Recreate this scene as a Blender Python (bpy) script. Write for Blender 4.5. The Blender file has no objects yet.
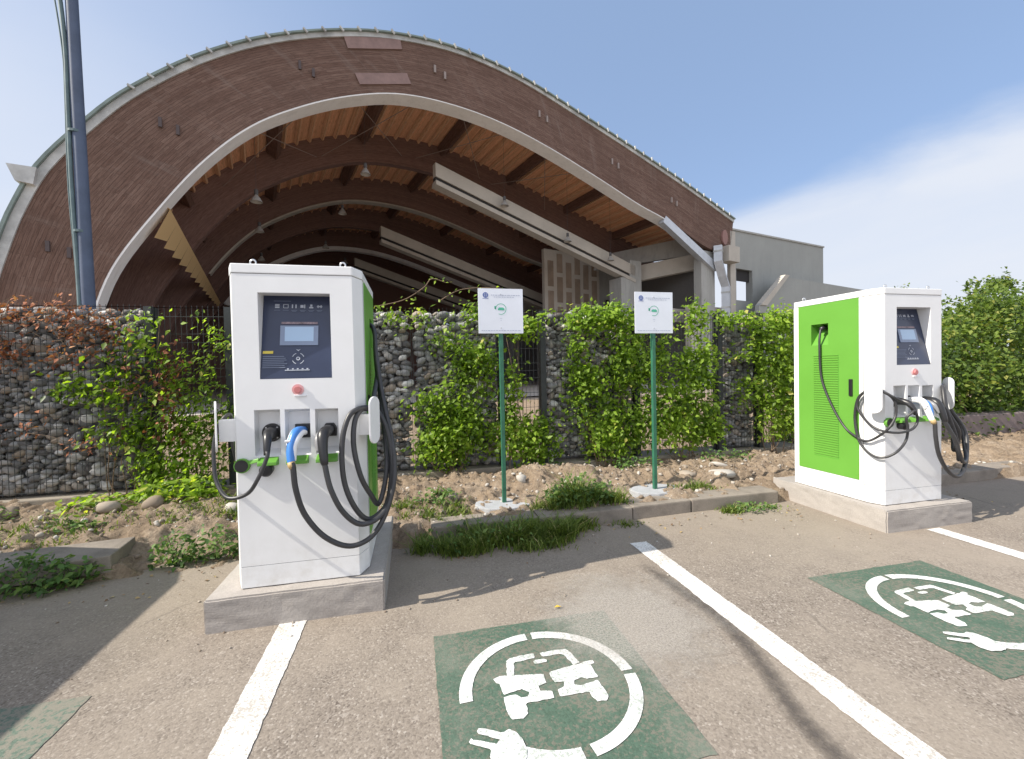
import bpy, bmesh, math, random
import numpy as np
from mathutils import Vector, Matrix
R = math.radians
random.seed(7); rng = np.random.default_rng(7)
SC = bpy.context.scene
COL = SC.collection

# ------------------------------------------------------------------ camera
yaw, pitch, roll, foc = 0.2234, -0.021, -0.0205, 433.1
f = Vector((math.sin(yaw)*math.cos(pitch), math.cos(yaw)*math.cos(pitch), math.sin(pitch)))
r0 = Vector((math.cos(yaw), -math.sin(yaw), 0)); u0 = r0.cross(f)
r = r0*math.cos(roll) + u0*math.sin(roll); u = -r0*math.sin(roll) + u0*math.cos(roll)
cd = bpy.data.cameras.new('camera'); cam = bpy.data.objects.new('camera', cd); COL.objects.link(cam)
cd.sensor_width = 36; cd.lens = foc/1024*36; cd.clip_start = .05; cd.clip_end = 3000
M = Matrix.Identity(4)
for i in range(3): M[i][0] = r[i]; M[i][1] = u[i]; M[i][2] = -f[i]
M[2][3] = 1.5
cam.matrix_world = M; SC.camera = cam

# ------------------------------------------------------------------ world, sun, exposure
SUN_EL, SUN_AZ = R(41.5), R(6.5)                  # light travels to +X and a little to +Y
W = bpy.data.worlds.new('World'); SC.world = W; W.use_nodes = True
nt = W.node_tree; nt.nodes.clear()
def wn(t, **k):
    n = nt.nodes.new(t)
    for a, b in k.items(): setattr(n, a, b)
    return n
out = wn('ShaderNodeOutputWorld'); bg = wn('ShaderNodeBackground'); bg.inputs[1].default_value = .125
sky = wn('ShaderNodeTexSky', sky_type='NISHITA', sun_disc=False, sun_elevation=SUN_EL, sun_rotation=R(270)-SUN_AZ,
         air_density=1.0, dust_density=1.6, ozone_density=2.2, altitude=100)
tc = wn('ShaderNodeTexCoord'); mp = wn('ShaderNodeMapping'); mp.inputs['Scale'].default_value = (1.1, 1.1, 3.4)
mp.inputs['Location'].default_value = (.35, .1, .2)
nz = wn('ShaderNodeTexNoise'); nz.inputs['Scale'].default_value = 1.7; nz.inputs['Detail'].default_value = 9; nz.inputs['Roughness'].default_value = .55
nz.inputs['Distortion'].default_value = .35
sep = wn('ShaderNodeSeparateXYZ')
def mr(src, a, b, c=0, d=1, smooth=True):
    n = wn('ShaderNodeMapRange'); n.interpolation_type = 'SMOOTHSTEP' if smooth else 'LINEAR'
    for i, v in zip((1, 2, 3, 4), (a, b, c, d)): n.inputs[i].default_value = v
    nt.links.new(src, n.inputs[0]); return n.outputs[0]
def mth(op, a, b=None):
    n = wn('ShaderNodeMath', operation=op)
    for i, v in enumerate((a, b)):
        if v is None: continue
        if isinstance(v, (int, float)): n.inputs[i].default_value = v
        else: nt.links.new(v, n.inputs[i])
    return n.outputs[0]
L = nt.links.new
L(tc.outputs['Generated'], mp.inputs[0]); L(mp.outputs[0], nz.inputs[0]); L(tc.outputs['Generated'], sep.inputs[0])
# bank of thin cloud low on the right, haze low everywhere, a pale patch low on the left
# direction in the photo's right: x>0.35
zz = sep.outputs[2]; xx = sep.outputs[0]
bank_top = mth('ADD', mth('MULTIPLY', nz.outputs[0], .16), .235)
top = mth('ADD', bank_top, mth('MULTIPLY', mr(xx, .45, 1.0), .03))
low = mth('SUBTRACT', 1, mr(mth('SUBTRACT', zz, top), -.05, .035))
right = mr(xx, .40, .56)
cl = mth('MULTIPLY', low, right)
cl = mth('MULTIPLY', cl, mr(nz.outputs[0], .25, .62, .8, 1.0))
left = mth('MULTIPLY', mr(xx, .1, -.7), mth('MULTIPLY', mr(zz, .95, .15), mr(nz.outputs[0], .2, .7, .75, 1)))
haze = mr(zz, .22, .0, 0, .55)
back = mth('MULTIPLY', mr(sep.outputs[1], .15, -.35), mr(nz.outputs[0], .30, .60, .25, .95))     # unseen broken white cloud behind the camera, added to lift the shaded fronts
tot = mth('MINIMUM', mth('MAXIMUM', mth('MAXIMUM', cl, left), mth('MAXIMUM', haze, back)), .95)
mix = wn('ShaderNodeMix', data_type='RGBA')
L(tot, mix.inputs[0]); 
tint = wn('ShaderNodeMix', data_type='RGBA', blend_type='MULTIPLY'); tint.inputs[0].default_value = 1
tint.inputs[7].default_value = (1.06, 1.04, 1.12, 1)
L(sky.outputs[0], tint.inputs[6])
soft = wn('ShaderNodeMix', data_type='RGBA'); soft.inputs[0].default_value = .66; soft.inputs[7].default_value = (1.52, 2.12, 3.12, 1)   # thin veil of high air
L(tint.outputs[2], soft.inputs[6]); L(soft.outputs[2], mix.inputs[6])
cc = wn('ShaderNodeMix', data_type='RGBA'); L(mr(sep.outputs[1], .15, -.3), cc.inputs[0]); cc.inputs[6].default_value = (3.6, 3.8, 4.2, 1); cc.inputs[7].default_value = (5.7, 5.85, 6.3, 1)
L(cc.outputs[2], mix.inputs[7])
L(mix.outputs[2], bg.inputs[0]); L(bg.outputs[0], out.inputs[0])
sd = bpy.data.lights.new('sun', 'SUN'); sd.energy = 4.0; sd.angle = R(.53); sd.color = (1, .93, .81)
so = bpy.data.objects.new('sun', sd); COL.objects.link(so)
tv = Vector((math.cos(SUN_EL)*math.cos(SUN_AZ), math.cos(SUN_EL)*math.sin(SUN_AZ), -math.sin(SUN_EL)))
so.rotation_euler = tv.to_track_quat('-Z', 'Y').to_euler(); so.location = (-8, 0, 8)
VS = SC.view_settings; SC.display_settings.display_device = 'sRGB'
VS.view_transform = 'Standard'; VS.look = 'None'; VS.gamma = 1; VS.exposure = .84; VS.use_curve_mapping = False
SC.render.engine = 'CYCLES'; SC.cycles.max_bounces = 8; SC.cycles.diffuse_bounces = 5

# ------------------------------------------------------------------ material helpers
class NT:
    def __init__(s, name):
        s.m = bpy.data.materials.new(name); s.m.use_nodes = True; s.t = s.m.node_tree
        s.b = s.t.nodes['Principled BSDF']; s.o = s.t.nodes['Material Output']
    def n(s, t, **k):
        x = s.t.nodes.new(t)
        for a, b in k.items(): setattr(x, a, b)
        return x
    def l(s, a, b): s.t.links.new(a, b)
    def co(s, kind='Object', scale=(1, 1, 1)):
        c = s.n('ShaderNodeTexCoord'); m = s.n('ShaderNodeMapping'); m.inputs['Scale'].default_value = scale
        s.l(c.outputs[kind], m.inputs[0]); return m.outputs[0]
    def noise(s, scale, detail=5, rough=.55, co=None, dist=0):
        x = s.n('ShaderNodeTexNoise'); x.inputs['Scale'].default_value = scale; x.inputs['Detail'].default_value = detail
        x.inputs['Roughness'].default_value = rough; x.inputs['Distortion'].default_value = dist
        s.l(co if co is not None else s.co(), x.inputs['Vector']); return x.outputs[0]
    def ramp(s, src, stops, interp='LINEAR'):
        x = s.n('ShaderNodeValToRGB'); x.color_ramp.interpolation = interp
        e = x.color_ramp.elements
        while len(e) < len(stops): e.new(.5)
        for el, (p, c) in zip(e, stops):
            el.position = p; el.color = (c[0], c[1], c[2], 1) if not isinstance(c, (int, float)) else (c, c, c, 1)
        s.l(src, x.inputs[0]); return x.outputs[0]
    def mix(s, fac, a, b, mode='MIX'):
        x = s.n('ShaderNodeMix', data_type='RGBA', blend_type=mode)
        for i, v in ((0, fac), (6, a), (7, b)):
            if isinstance(v, (int, float)): x.inputs[i].default_value = v
            elif isinstance(v, tuple): x.inputs[i].default_value = (*v[:3], 1)
            else: s.l(v, x.inputs[i])
        return x.outputs[2]
    def math(s, op, a, b=0):
        x = s.n('ShaderNodeMath', operation=op)
        for i, v in enumerate((a, b)):
            if isinstance(v, (int, float)): x.inputs[i].default_value = v
            else: s.l(v, x.inputs[i])
        return x.outputs[0]
    def bump(s, h, st=.3, dist=.01):
        x = s.n('ShaderNodeBump'); x.inputs['Strength'].default_value = st; x.inputs['Distance'].default_value = dist
        s.l(h, x.inputs['Height']); s.l(x.outputs[0], s.b.inputs['Normal']); return x
    def base(s, c):
        if isinstance(c, tuple): s.b.inputs['Base Color'].default_value = (*c[:3], 1)
        else: s.l(c, s.b.inputs['Base Color'])
    def rough(s, v, spec=None):
        if isinstance(v, (int, float)): s.b.inputs['Roughness'].default_value = v
        else: s.l(v, s.b.inputs['Roughness'])
        if spec is not None: s.b.inputs['Specular IOR Level'].default_value = spec
def simple(name, c, rough=.5, var=.06, scale=6, metal=0, bump=0, spec=.5):
    n = NT(name); no = n.noise(scale, 6, .6)
    lo = tuple(max(0, x*(1-var)) for x in c); hi = tuple(x*(1+var) for x in c)
    n.base(n.ramp(no, [(.3, lo), (.7, hi)])); n.rough(rough, spec); n.b.inputs['Metallic'].default_value = metal
    if bump: n.bump(n.noise(scale*8, 6, .6), bump, .004)
    return n.m

def paint_white():
    n = NT('white_powder_coat'); a = n.noise(1.7, 6, .6); b = n.noise(300, 2, .5)
    c = n.ramp(a, [(.25, (.72, .725, .73)), (.6, (.80, .805, .81)), (.8, (.76, .765, .76))])
    co = n.co('Object', (1, 1, 1)); sx = n.n('ShaderNodeSeparateXYZ'); n.l(co, sx.inputs[0])
    m = n.n('ShaderNodeMapRange'); m.inputs[1].default_value = .35; m.inputs[2].default_value = 0; n.l(sx.outputs[2], m.inputs[0])
    dirt = n.math('MULTIPLY', m.outputs[0], n.ramp(n.noise(9, 8, .7), [(.45, 0), (.75, .5)]))
    n.base(n.mix(dirt, c, (.50, .46, .40))); n.rough(.38, .45); n.bump(b, .05, .001); return n.m
def paint_green():
    n = NT('green_powder_coat'); a = n.noise(2.2, 5, .6)
    n.base(n.ramp(a, [(.25, (.112, .30, .040)), (.75, (.128, .34, .048))])); n.rough(.42, .4); n.bump(n.noise(300, 2), .05, .001); return n.m
MW, MG = paint_white(), paint_green()
M_seam = simple('dark_seam', (.10, .10, .105), .8)
M_lid = simple('lid_white', (.78, .785, .79), .4, .03)
M_navy = simple('navy_panel', (.025, .035, .075), .28, .1)
M_bezel = simple('bezel_blue_grey', (.20, .25, .36), .35)
M_disp = simple('display_pale_blue', (.36, .50, .68), .12, .03)  # pale blue is the screen's reflection, put into the base colour
M_glyph = simple('panel_print', (.42, .45, .52), .6)
M_glyphd = simple('panel_print_dim', (.16, .19, .27), .6)
M_yel = simple('yellow_label', (.62, .50, .08), .6)
M_red = simple('red_button', (.55, .19, .19), .4)
M_pink = simple('pale_red_guard', (.68, .36, .37), .35)
M_rub = simple('black_rubber', (.022, .022, .024), .5, .25, 20)
M_rubc = simple('cable_sheath', (.035, .035, .038), .42, .2, 12)
M_blk = simple('black_plastic', (.018, .018, .02), .35)
M_gry = simple('grey_plastic', (.22, .22, .23), .4)
M_blu = simple('blue_plastic', (.05, .20, .56), .35)
M_wpl = simple('white_plastic', (.75, .76, .78), .35)
M_tan = simple('tan_collar', (.42, .30, .14), .5)
M_steel = simple('steel', (.55, .56, .58), .35, metal=.8)
M_wire = simple('galvanised_wire', (.055, .06, .06), .5, .3, metal=.2)
M_post = simple('dark_fence_post', (.022, .026, .026), .55, .3)
M_sgreen = simple('green_post_paint', (.028, .135, .080), .5, .25, 9)
M_sign = simple('sign_white', (.72, .75, .83), .35, .03)
M_sgr = simple('sign_print_green', (.08, .42, .28), .5)
M_sbl = simple('sign_print_blue', (.10, .15, .38), .5)
M_sgy = simple('sign_print_grey', (.42, .46, .58), .5)

def concrete(name, c, dark=.75, scale=3, b=.35, stain=None):
    n = NT(name); a = n.noise(scale, 8, .65); g = n.noise(90, 4, .6)
    cc = n.ramp(a, [(.25, tuple(x*dark for x in c)), (.55, c), (.8, tuple(min(1, x*1.12) for x in c))])
    cc = n.mix(n.ramp(g, [(.35, .28), (.6, 0)]), cc, tuple(x*.55 for x in c))
    if stain:
        s_ = n.noise(1.1, 6, .7, n.co('Object', (2.5, 2.5, .35))); cc = n.mix(n.ramp(s_, [(.5, 0), (.72, .55)]), cc, stain)
    n.base(cc); n.rough(.9, .25); n.bump(n.math('ADD', g, n.noise(14, 6, .7)), b, .006); return n.m
M_plinth = concrete('plinth_concrete', (.38, .35, .325), .86, 9, .35)
M_kerb = concrete('kerb_concrete', (.27, .235, .20), .6, 5, .6)
M_foot = concrete('footing_concrete', (.30, .265, .22), .7, 3, .7)
M_pad = concrete('fresh_concrete', (.40, .41, .43), .8, 7, .8)
M_conc = concrete('hall_concrete', (.42, .42, .40), .82, .35, .3, (.20, .20, .19))
M_conl = concrete('light_concrete', (.50, .465, .41), .85, .8, .3)
M_annex = concrete('annex_render', (.34, .35, .335), .88, .25, .25, (.27, .28, .27))
M_soffit = concrete('soffit_band', (.90, .90, .90), .92, .7, .2, (.66, .65, .64))

def asphalt():
    n = NT('dusty_asphalt'); co = n.co()
    v = n.n('ShaderNodeTexVoronoi'); v.inputs['Scale'].default_value = 110; n.l(co, v.inputs['Vector'])
    v2 = n.n('ShaderNodeTexVoronoi'); v2.inputs['Scale'].default_value = 42; n.l(co, v2.inputs['Vector'])
    big = n.noise(.55, 8, .6); mid = n.noise(3.2, 8, .7); fine = n.noise(60, 5, .75)
    st = n.ramp(v.outputs['Color'], [(.05, (.10, .082, .07)), (.35, (.225, .192, .160)), (.75, (.29, .250, .212)), (.95, (.44, .40, .355))])
    st = n.mix(n.ramp(fine, [(.35, .6), (.62, 0)]), st, (.125, .105, .09))
    spots = n.ramp(v2.outputs['Color'], [(.93, 0), (.97, .4)]); st = n.mix(spots, st, (.43, .39, .35))
    dust = n.ramp(n.math('ADD', n.math('MULTIPLY', big, .6), n.math('MULTIPLY', mid, .4)), [(.42, 0), (.62, .75)])
    c = n.mix(dust, st, (.31, .268, .222))
    dk = n.ramp(n.noise(1.3, 7, .7, n.co('Object', (1, .45, 1))), [(.52, 0), (.74, .45)]); c = n.mix(dk, c, (.15, .13, .115))
    # dust drifted against the kerb strip
    sx = n.n('ShaderNodeSeparateXYZ'); n.l(co, sx.inputs[0])
    m = n.n('ShaderNodeMapRange'); m.inputs[1].default_value = 2.7; m.inputs[2].default_value = 3.9
    n.l(n.math('ADD', sx.outputs[1], n.math('MULTIPLY', mid, .8)), m.inputs[0])
    c = n.mix(n.math('MULTIPLY', m.outputs[0], .5), c, (.27, .225, .18))
    # a few hairline cracks
    w = n.n('ShaderNodeTexVoronoi', feature='DISTANCE_TO_EDGE'); w.inputs['Scale'].default_value = .5
    d_ = n.n('ShaderNodeMix', data_type='VECTOR'); d_.inputs[0].default_value = .13
    nn = n.n('ShaderNodeTexNoise'); nn.inputs['Scale'].default_value = 3.5; nn.inputs['Detail'].default_value = 6; n.l(co, nn.inputs['Vector'])
    n.l(co, d_.inputs[4]); n.l(nn.outputs['Color'], d_.inputs[5]); n.l(d_.outputs[1], w.inputs['Vector'])
    ck = n.ramp(w.outputs['Distance'], [(.0, .6), (.006, 0)]); ck = n.math('MULTIPLY', ck, n.ramp(n.noise(.8, 3), [(.58, 0), (.66, .8)]))
    c = n.mix(ck, c, (.07, .06, .055))
    n.base(c); n.rough(.93, .25)
    h = n.math('ADD', n.math('MULTIPLY', v.outputs['Distance'], -.5), n.noise(140, 4, .8)); n.bump(h, .55, .003); return n
AS = asphalt(); M_asph = AS.m
def worn_paint(name, c, wear, worncol, scale=30, lo=.0):
    n = NT(name); co = n.co(); v = n.n('ShaderNodeTexVoronoi'); v.inputs['Scale'].default_value = 110; n.l(co, v.inputs['Vector'])
    a = n.noise(scale, 6, .75); b = n.noise(2.2, 6, .65)
    w = n.math('ADD', n.math('MULTIPLY', a, .65), n.math('MULTIPLY', b, .35))
    msk = n.ramp(w, [(wear, .85), (wear+.05, lo)])
    cc = n.mix(n.ramp(v.outputs['Color'], [(.1, .7), (.7, 0)]), c, tuple(x*.66 for x in c))
    n.base(n.mix(msk, cc, worncol)); n.rough(.8, .3)
    n.bump(n.math('ADD', n.math('MULTIPLY', v.outputs['Distance'], -.5), n.noise(140, 4, .8)), .5, .003); return n
M_white = worn_paint('white_road_paint', (.73, .72, .70), .445, (.36, .33, .29), 80).m
M_sym = worn_paint('white_stencil_paint', (.75, .75, .74), .44, (.30, .34, .30), 80).m
def greenpatch():
    n = worn_paint('green_road_paint', (.078, .128, .093), .45, (.16, .15, .12), 45)
    # pale dust lying over one corner
    base = n.b.inputs['Base Color'].links[0].from_socket
    m = n.ramp(n.noise(1.5, 7, .65, n.co('Object', (1, 1, 1)), .4), [(.47, 0), (.68, .62)])
    n.base(n.mix(m, base, (.23, .225, .19))); return n.m
M_gp = greenpatch()
M_gpw = worn_paint('worn_green_road_paint', (.12, .165, .13), .50, (.22, .20, .165), 38).m
def soilmat():
    n = NT('dry_soil'); a = n.noise(3, 8, .7); b = n.noise(35, 6, .75)
    c = n.ramp(a, [(.25, (.19, .14, .10)), (.5, (.335, .26, .19)), (.75, (.45, .37, .295))])
    n.base(n.mix(n.ramp(b, [(.35, .55), (.6, 0)]), c, (.15, .105, .07))); n.rough(.98, .1); n.bump(n.math('ADD', b, n.noise(9, 6, .7)), 1, .03); return n.m
M_soil = soilmat()
def attrmat(name, stops, rough=.8, transl=0, bumpst=0, spec=.3, fine=None):
    n = NT(name); at = n.n('ShaderNodeAttribute', attribute_name='rnd'); c = n.ramp(at.outputs['Fac'], stops)
    if fine:
        c = n.mix(n.ramp(n.noise(fine, 6, .7), [(.35, .35), (.65, 0)]), c, tuple(x*.5 for x in stops[len(stops)//2][1]))
    n.base(c); n.rough(rough, spec)
    if bumpst: n.bump(n.noise(60, 5), bumpst, .003)
    if transl:
        t = n.n('ShaderNodeBsdfTranslucent'); ms = n.n('ShaderNodeMixShader'); ms.inputs[0].default_value = transl
        cc = n.mix(1.0, c, (1.7, 1.75, .6), 'MULTIPLY'); n.l(cc, t.inputs[0]); n.l(n.b.outputs[0], ms.inputs[1]); n.l(t.outputs[0], ms.inputs[2]); n.l(ms.outputs[0], n.o.inputs[0])
    return n.m
M_leaf = attrmat('creeper_leaf', [(0, (.06, .115, .02)), (.3, (.16, .25, .028)), (.65, (.25, .385, .045)), (.9, (.38, .50, .08)), (1, (.49, .46, .14))], .45, .5)
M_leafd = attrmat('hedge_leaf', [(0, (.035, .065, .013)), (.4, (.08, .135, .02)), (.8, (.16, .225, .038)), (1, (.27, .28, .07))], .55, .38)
M_dead = attrmat('dead_leaf', [(0, (.16, .06, .035)), (.5, (.33, .13, .07)), (1, (.45, .24, .12))], .8, .15)
M_grass = attrmat('grass_blade', [(0, (.07, .11, .025)), (.5, (.14, .20, .04)), (.85, (.23, .27, .07)), (1, (.42, .37, .18))], .6, .3)
M_weed = attrmat('weed_leaf', [(0, (.05, .10, .03)), (.5, (.10, .19, .05)), (1, (.20, .28, .08))], .55, .35)
M_stem = simple('vine_stem', (.16, .11, .07), .85, .3, 20)
M_stone = attrmat('river_cobble', [(0, (.09, .085, .085)), (.25, (.20, .205, .21)), (.5, (.35, .355, .355)), (.64, (.33, .265, .20)), (.74, (.50, .49, .47)), (.93, (.80, .79, .76))], .8, 0, .4, .3, 22)
M_peb = attrmat('rubble_stone', [(0, (.16, .12, .09)), (.5, (.30, .25, .20)), (1, (.48, .46, .43))], .9, 0, .4)

def glulam(name, c1, c2, lam=18, sc=1):
    n = NT(name); co = n.co('UV', (1, 1, 1)); cs = n.co('UV', (.28*sc, 2.8*sc, 1))
    a = n.noise(7, 9, .75, cs); b = n.noise(.6, 5, .6, co)
    lamn = n.noise(1, 2, .5, n.co('UV', (.05, lam*.35, 1)))
    c = n.ramp(a, [(.34, tuple(x*.45 for x in c1)), (.5, c1), (.66, c2)])
    c = n.mix(n.ramp(b, [(.4, 0), (.7, .4)]), c, tuple(x*.8 for x in c2))
    c = n.mix(n.ramp(lamn, [(.4, .35), (.55, 0)]), c, tuple(x*.55 for x in c1))
    n.base(c); n.rough(.8, .2); n.bump(a, .4, .02); return n.m
def boards(name, c1, c2):
    n = NT(name); co = n.co('UV', (1, 1, 1)); br = n.n('ShaderNodeTexBrick'); n.l(co, br.inputs['Vector'])
    br.offset = .37; br.inputs['Scale'].default_value = 1; br.inputs['Brick Width'].default_value = 2.1; br.inputs['Row Height'].default_value = .115; br.inputs['Mortar Size'].default_value = .006; br.inputs['Mortar Smooth'].default_value = .3
    br.inputs['Color1'].default_value = (*c1, 1); br.inputs['Color2'].default_value = (*c2, 1); br.inputs['Mortar'].default_value = (c1[0]*.55, c1[1]*.55, c1[2]*.55, 1)
    a = n.noise(7, 9, .75, n.co('UV', (.3, 3.4, 1))); b = n.noise(.45, 6, .65, co); st = n.noise(1, 7, .7, n.co('UV', (1.6, .25, 1)))
    c = n.mix(n.ramp(a, [(.36, .75), (.55, 0)]), br.outputs['Color'], tuple(x*.42 for x in c1))
    c = n.mix(n.ramp(a, [(.58, 0), (.72, .5)]), c, tuple(min(1, x*1.35) for x in c2))
    c = n.mix(n.ramp(b, [(.42, 0), (.7, .5)]), c, tuple(x*.62 for x in c1)); c = n.mix(n.ramp(st, [(.55, 0), (.75, .4)]), c, (.27, .225, .20))
    n.base(c); n.rough(.85, .2); n.bump(n.math('ADD', a, n.math('MULTIPLY', br.outputs['Fac'], -.8)), .5, .02); return n.m
M_arch = boards('weathered_boards', (.165, .100, .078), (.228, .150, .120)) or glulam('weathered_glulam', (.185, .118, .095), (.285, .20, .165))
M_archd = glulam('dark_glulam', (.21, .128, .108), (.29, .19, .165))
M_clad = glulam('dark_cladding', (.24, .145, .12), (.32, .20, .165))
M_deck = glulam('orange_roof_boards', (.84, .44, .255), (.88, .52, .32))
M_purl = glulam('orange_purlin', (.82, .50, .30), (.88, .60, .40))
M_purd = glulam('brown_purlin', (.16, .09, .07), (.22, .13, .10))
M_sunlit = glulam('sunlit_timber', (.80, .56, .28), (.86, .66, .38))  # sunlight on the eaves strip is put into this timber colour
M_teal = simple('teal_flashing', (.20, .255, .235), .6, .25, 1.5)
M_gut = simple('roof_edge_grey', (.46, .47, .46), .7, .35, 1.2)
M_plate = simple('splice_plate', (.25, .165, .148), .7, .15, 3)
M_boltd = simple('bolt_dark_brown', (.085, .065, .065), .7)
M_bolt = simple('bolt_grey_brown', (.30, .25, .23), .7)
M_lampm = simple('lamp_enamel', (.38, .37, .35), .4)
M_pole = simple('pole_blue_grey', (.075, .10, .16), .6, .25, 2, bump=.2)
M_pcab = simple('pole_cable', (.10, .15, .16), .6, .2)
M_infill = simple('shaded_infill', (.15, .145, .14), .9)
M_dark = simple('dark_opening', (.03, .028, .028), .9)
M_panelb = simple('wall_panel_brown', (.30, .235, .18), .8, .2, 1)
M_panell = concrete('wall_panel_frame', (.55, .51, .45), .85, .6, .2)
M_duct = simple('galvanised_duct', (.50, .53, .57), .4, .12, 2, metal=.3)
M_inground = concrete('hall_ground', (.45, .42, .38), .8, .4, .3)

# ------------------------------------------------------------------ mesh helpers
def setp(o, label=None, cat=None, group=None, kind=None):
    if label: o['label'] = label
    if cat: o['category'] = cat
    if group: o['group'] = group
    if kind: o['kind'] = kind
    return o
def empty(name, loc=(0, 0, 0), label=None, cat=None, group=None, rz=0):
    o = bpy.data.objects.new(name, None); o.empty_display_size = .1; COL.objects.link(o); o.location = loc; o.rotation_euler = (0, 0, rz)
    return setp(o, label, cat, group)
class MB:
    def __init__(s): s.v = []; s.f = []; s.uv = []; s.hasuv = False
    def quad(s, *pts, uv=None):
        i = len(s.v); s.v += [tuple(q) for q in pts]; s.f.append(tuple(range(i, i+len(pts))))
        s.uv += list(uv) if uv else [(0, 0)]*len(pts)
        if uv: s.hasuv = True
    def box(s, x0, x1, y0, y1, z0, z1):
        P = [(x0, y0, z0), (x1, y0, z0), (x1, y1, z0), (x0, y1, z0), (x0, y0, z1), (x1, y0, z1), (x1, y1, z1), (x0, y1, z1)]
        for q in ((0, 3, 2, 1), (4, 5, 6, 7), (0, 1, 5, 4), (1, 2, 6, 5), (2, 3, 7, 6), (3, 0, 4, 7)): s.quad(*[P[k] for k in q])
        return s
    def prism(s, poly, ext):          # poly: list of 3D pts, ext: vector
        e = Vector(ext); a = [Vector(q) for q in poly]; b = [q+e for q in a]; n = len(a)
        s.quad(*a[::-1]); s.quad(*b)
        for i in range(n): j = (i+1) % n; s.quad(a[i], a[j], b[j], b[i])
        return s
    def tube(s, path, rad, seg=10, cap=True):
        P = [Vector(q) for q in path]; n = len(P)
        if isinstance(rad, (int, float)): rad = [rad]*n
        up = Vector((0, 0, 1)); t0 = (P[1]-P[0]).normalized()
        if abs(t0.dot(up)) > .9: up = Vector((0, 1, 0))
        a = t0.cross(up).normalized(); base = len(s.v)
        for i in range(n):
            t = (P[min(i+1, n-1)]-P[max(i-1, 0)]).normalized()
            a = (a - t*a.dot(t)).normalized(); b = t.cross(a)
            for k in range(seg):
                w = 2*math.pi*k/seg; q = P[i]+(a*math.cos(w)+b*math.sin(w))*rad[i]; s.v.append(tuple(q))
        for i in range(n-1):
            for k in range(seg):
                k2 = (k+1) % seg; o = base+i*seg
                s.f.append((o+k, o+k2, o+seg+k2, o+seg+k)); s.uv += [(0, 0)]*4
        if cap:
            s.f.append(tuple(base+k for k in range(seg))[::-1]); s.f.append(tuple(base+(n-1)*seg+k for k in range(seg))); s.uv += [(0, 0)]*(2*seg)
        return s
    def build(s, name, mat, parent=None, bevel=0, smooth=False, fixn=True, loc=None):
        me = bpy.data.meshes.new(name); me.from_pydata(s.v, [], s.f); 
        if s.hasuv:
            ul = me.uv_layers.new(name='UVMap')
            ul.data.foreach_set('uv', np.array(s.uv, 'f').ravel())
        me.materials.append(mat)
        if (bevel or fixn) and not s.hasuv:
            bm = bmesh.new(); bm.from_mesh(me); bmesh.ops.remove_doubles(bm, verts=bm.verts, dist=1e-5)
            bmesh.ops.recalc_face_normals(bm, faces=bm.faces)
            if bevel: bmesh.ops.bevel(bm, geom=[e for e in bm.edges if e.is_manifold and e.calc_face_angle(0) > .5], offset=bevel, segments=2, affect='EDGES', profile=.6)
            bm.to_mesh(me); bm.free()
        o = bpy.data.objects.new(name, me); COL.objects.link(o)
        if smooth:
            me.polygons.foreach_set('use_smooth', [True]*len(me.polygons))
        if parent: o.parent = parent
        if loc: o.location = loc
        return o
def spline(P, k=6):
    P = [Vector(q) for q in P]; out = []
    for i in range(len(P)-1):
        a, b, c, d = P[max(i-1, 0)], P[i], P[i+1], P[min(i+2, len(P)-1)]
        for j in range(k):
            t = j/k; out.append(.5*((2*b)+(c-a)*t+(2*a-5*b+4*c-d)*t*t+(3*b-a-3*c+d)*t**3))
    out.append(P[-1]); return out
def npmesh(name, V, F, mat, rnd=None, parent=None, smooth=False, tri=False):
    me = bpy.data.meshes.new(name); k = F.shape[1]
    me.vertices.add(len(V)); me.vertices.foreach_set('co', V.astype('f').ravel())
    me.loops.add(F.size); me.loops.foreach_set('vertex_index', F.astype('i').ravel())
    me.polygons.add(len(F)); me.polygons.foreach_set('loop_start', np.arange(0, F.size, k, dtype='i')); me.polygons.foreach_set('loop_total', np.full(len(F), k, 'i'))
    if smooth: me.polygons.foreach_set('use_smooth', np.ones(len(F), bool))
    me.update(calc_edges=True)
    if rnd is not None:
        at = me.attributes.new('rnd', 'FLOAT', 'POINT'); at.data.foreach_set('value', rnd.astype('f'))
    me.materials.append(mat); o = bpy.data.objects.new(name, me); COL.objects.link(o)
    if parent: o.parent = parent
    return o
def rotm(n):
    """n random rotation matrices"""
    q = rng.normal(size=(n, 4)); q /= np.linalg.norm(q, axis=1)[:, None]; w, x, y, z = q.T
    return np.stack([1-2*(y*y+z*z), 2*(x*y-z*w), 2*(x*z+y*w), 2*(x*y+z*w), 1-2*(x*x+z*z), 2*(y*z-x*w), 2*(x*z-y*w), 2*(y*z+x*w), 1-2*(x*x+y*y)], 1).reshape(n, 3, 3)
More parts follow.
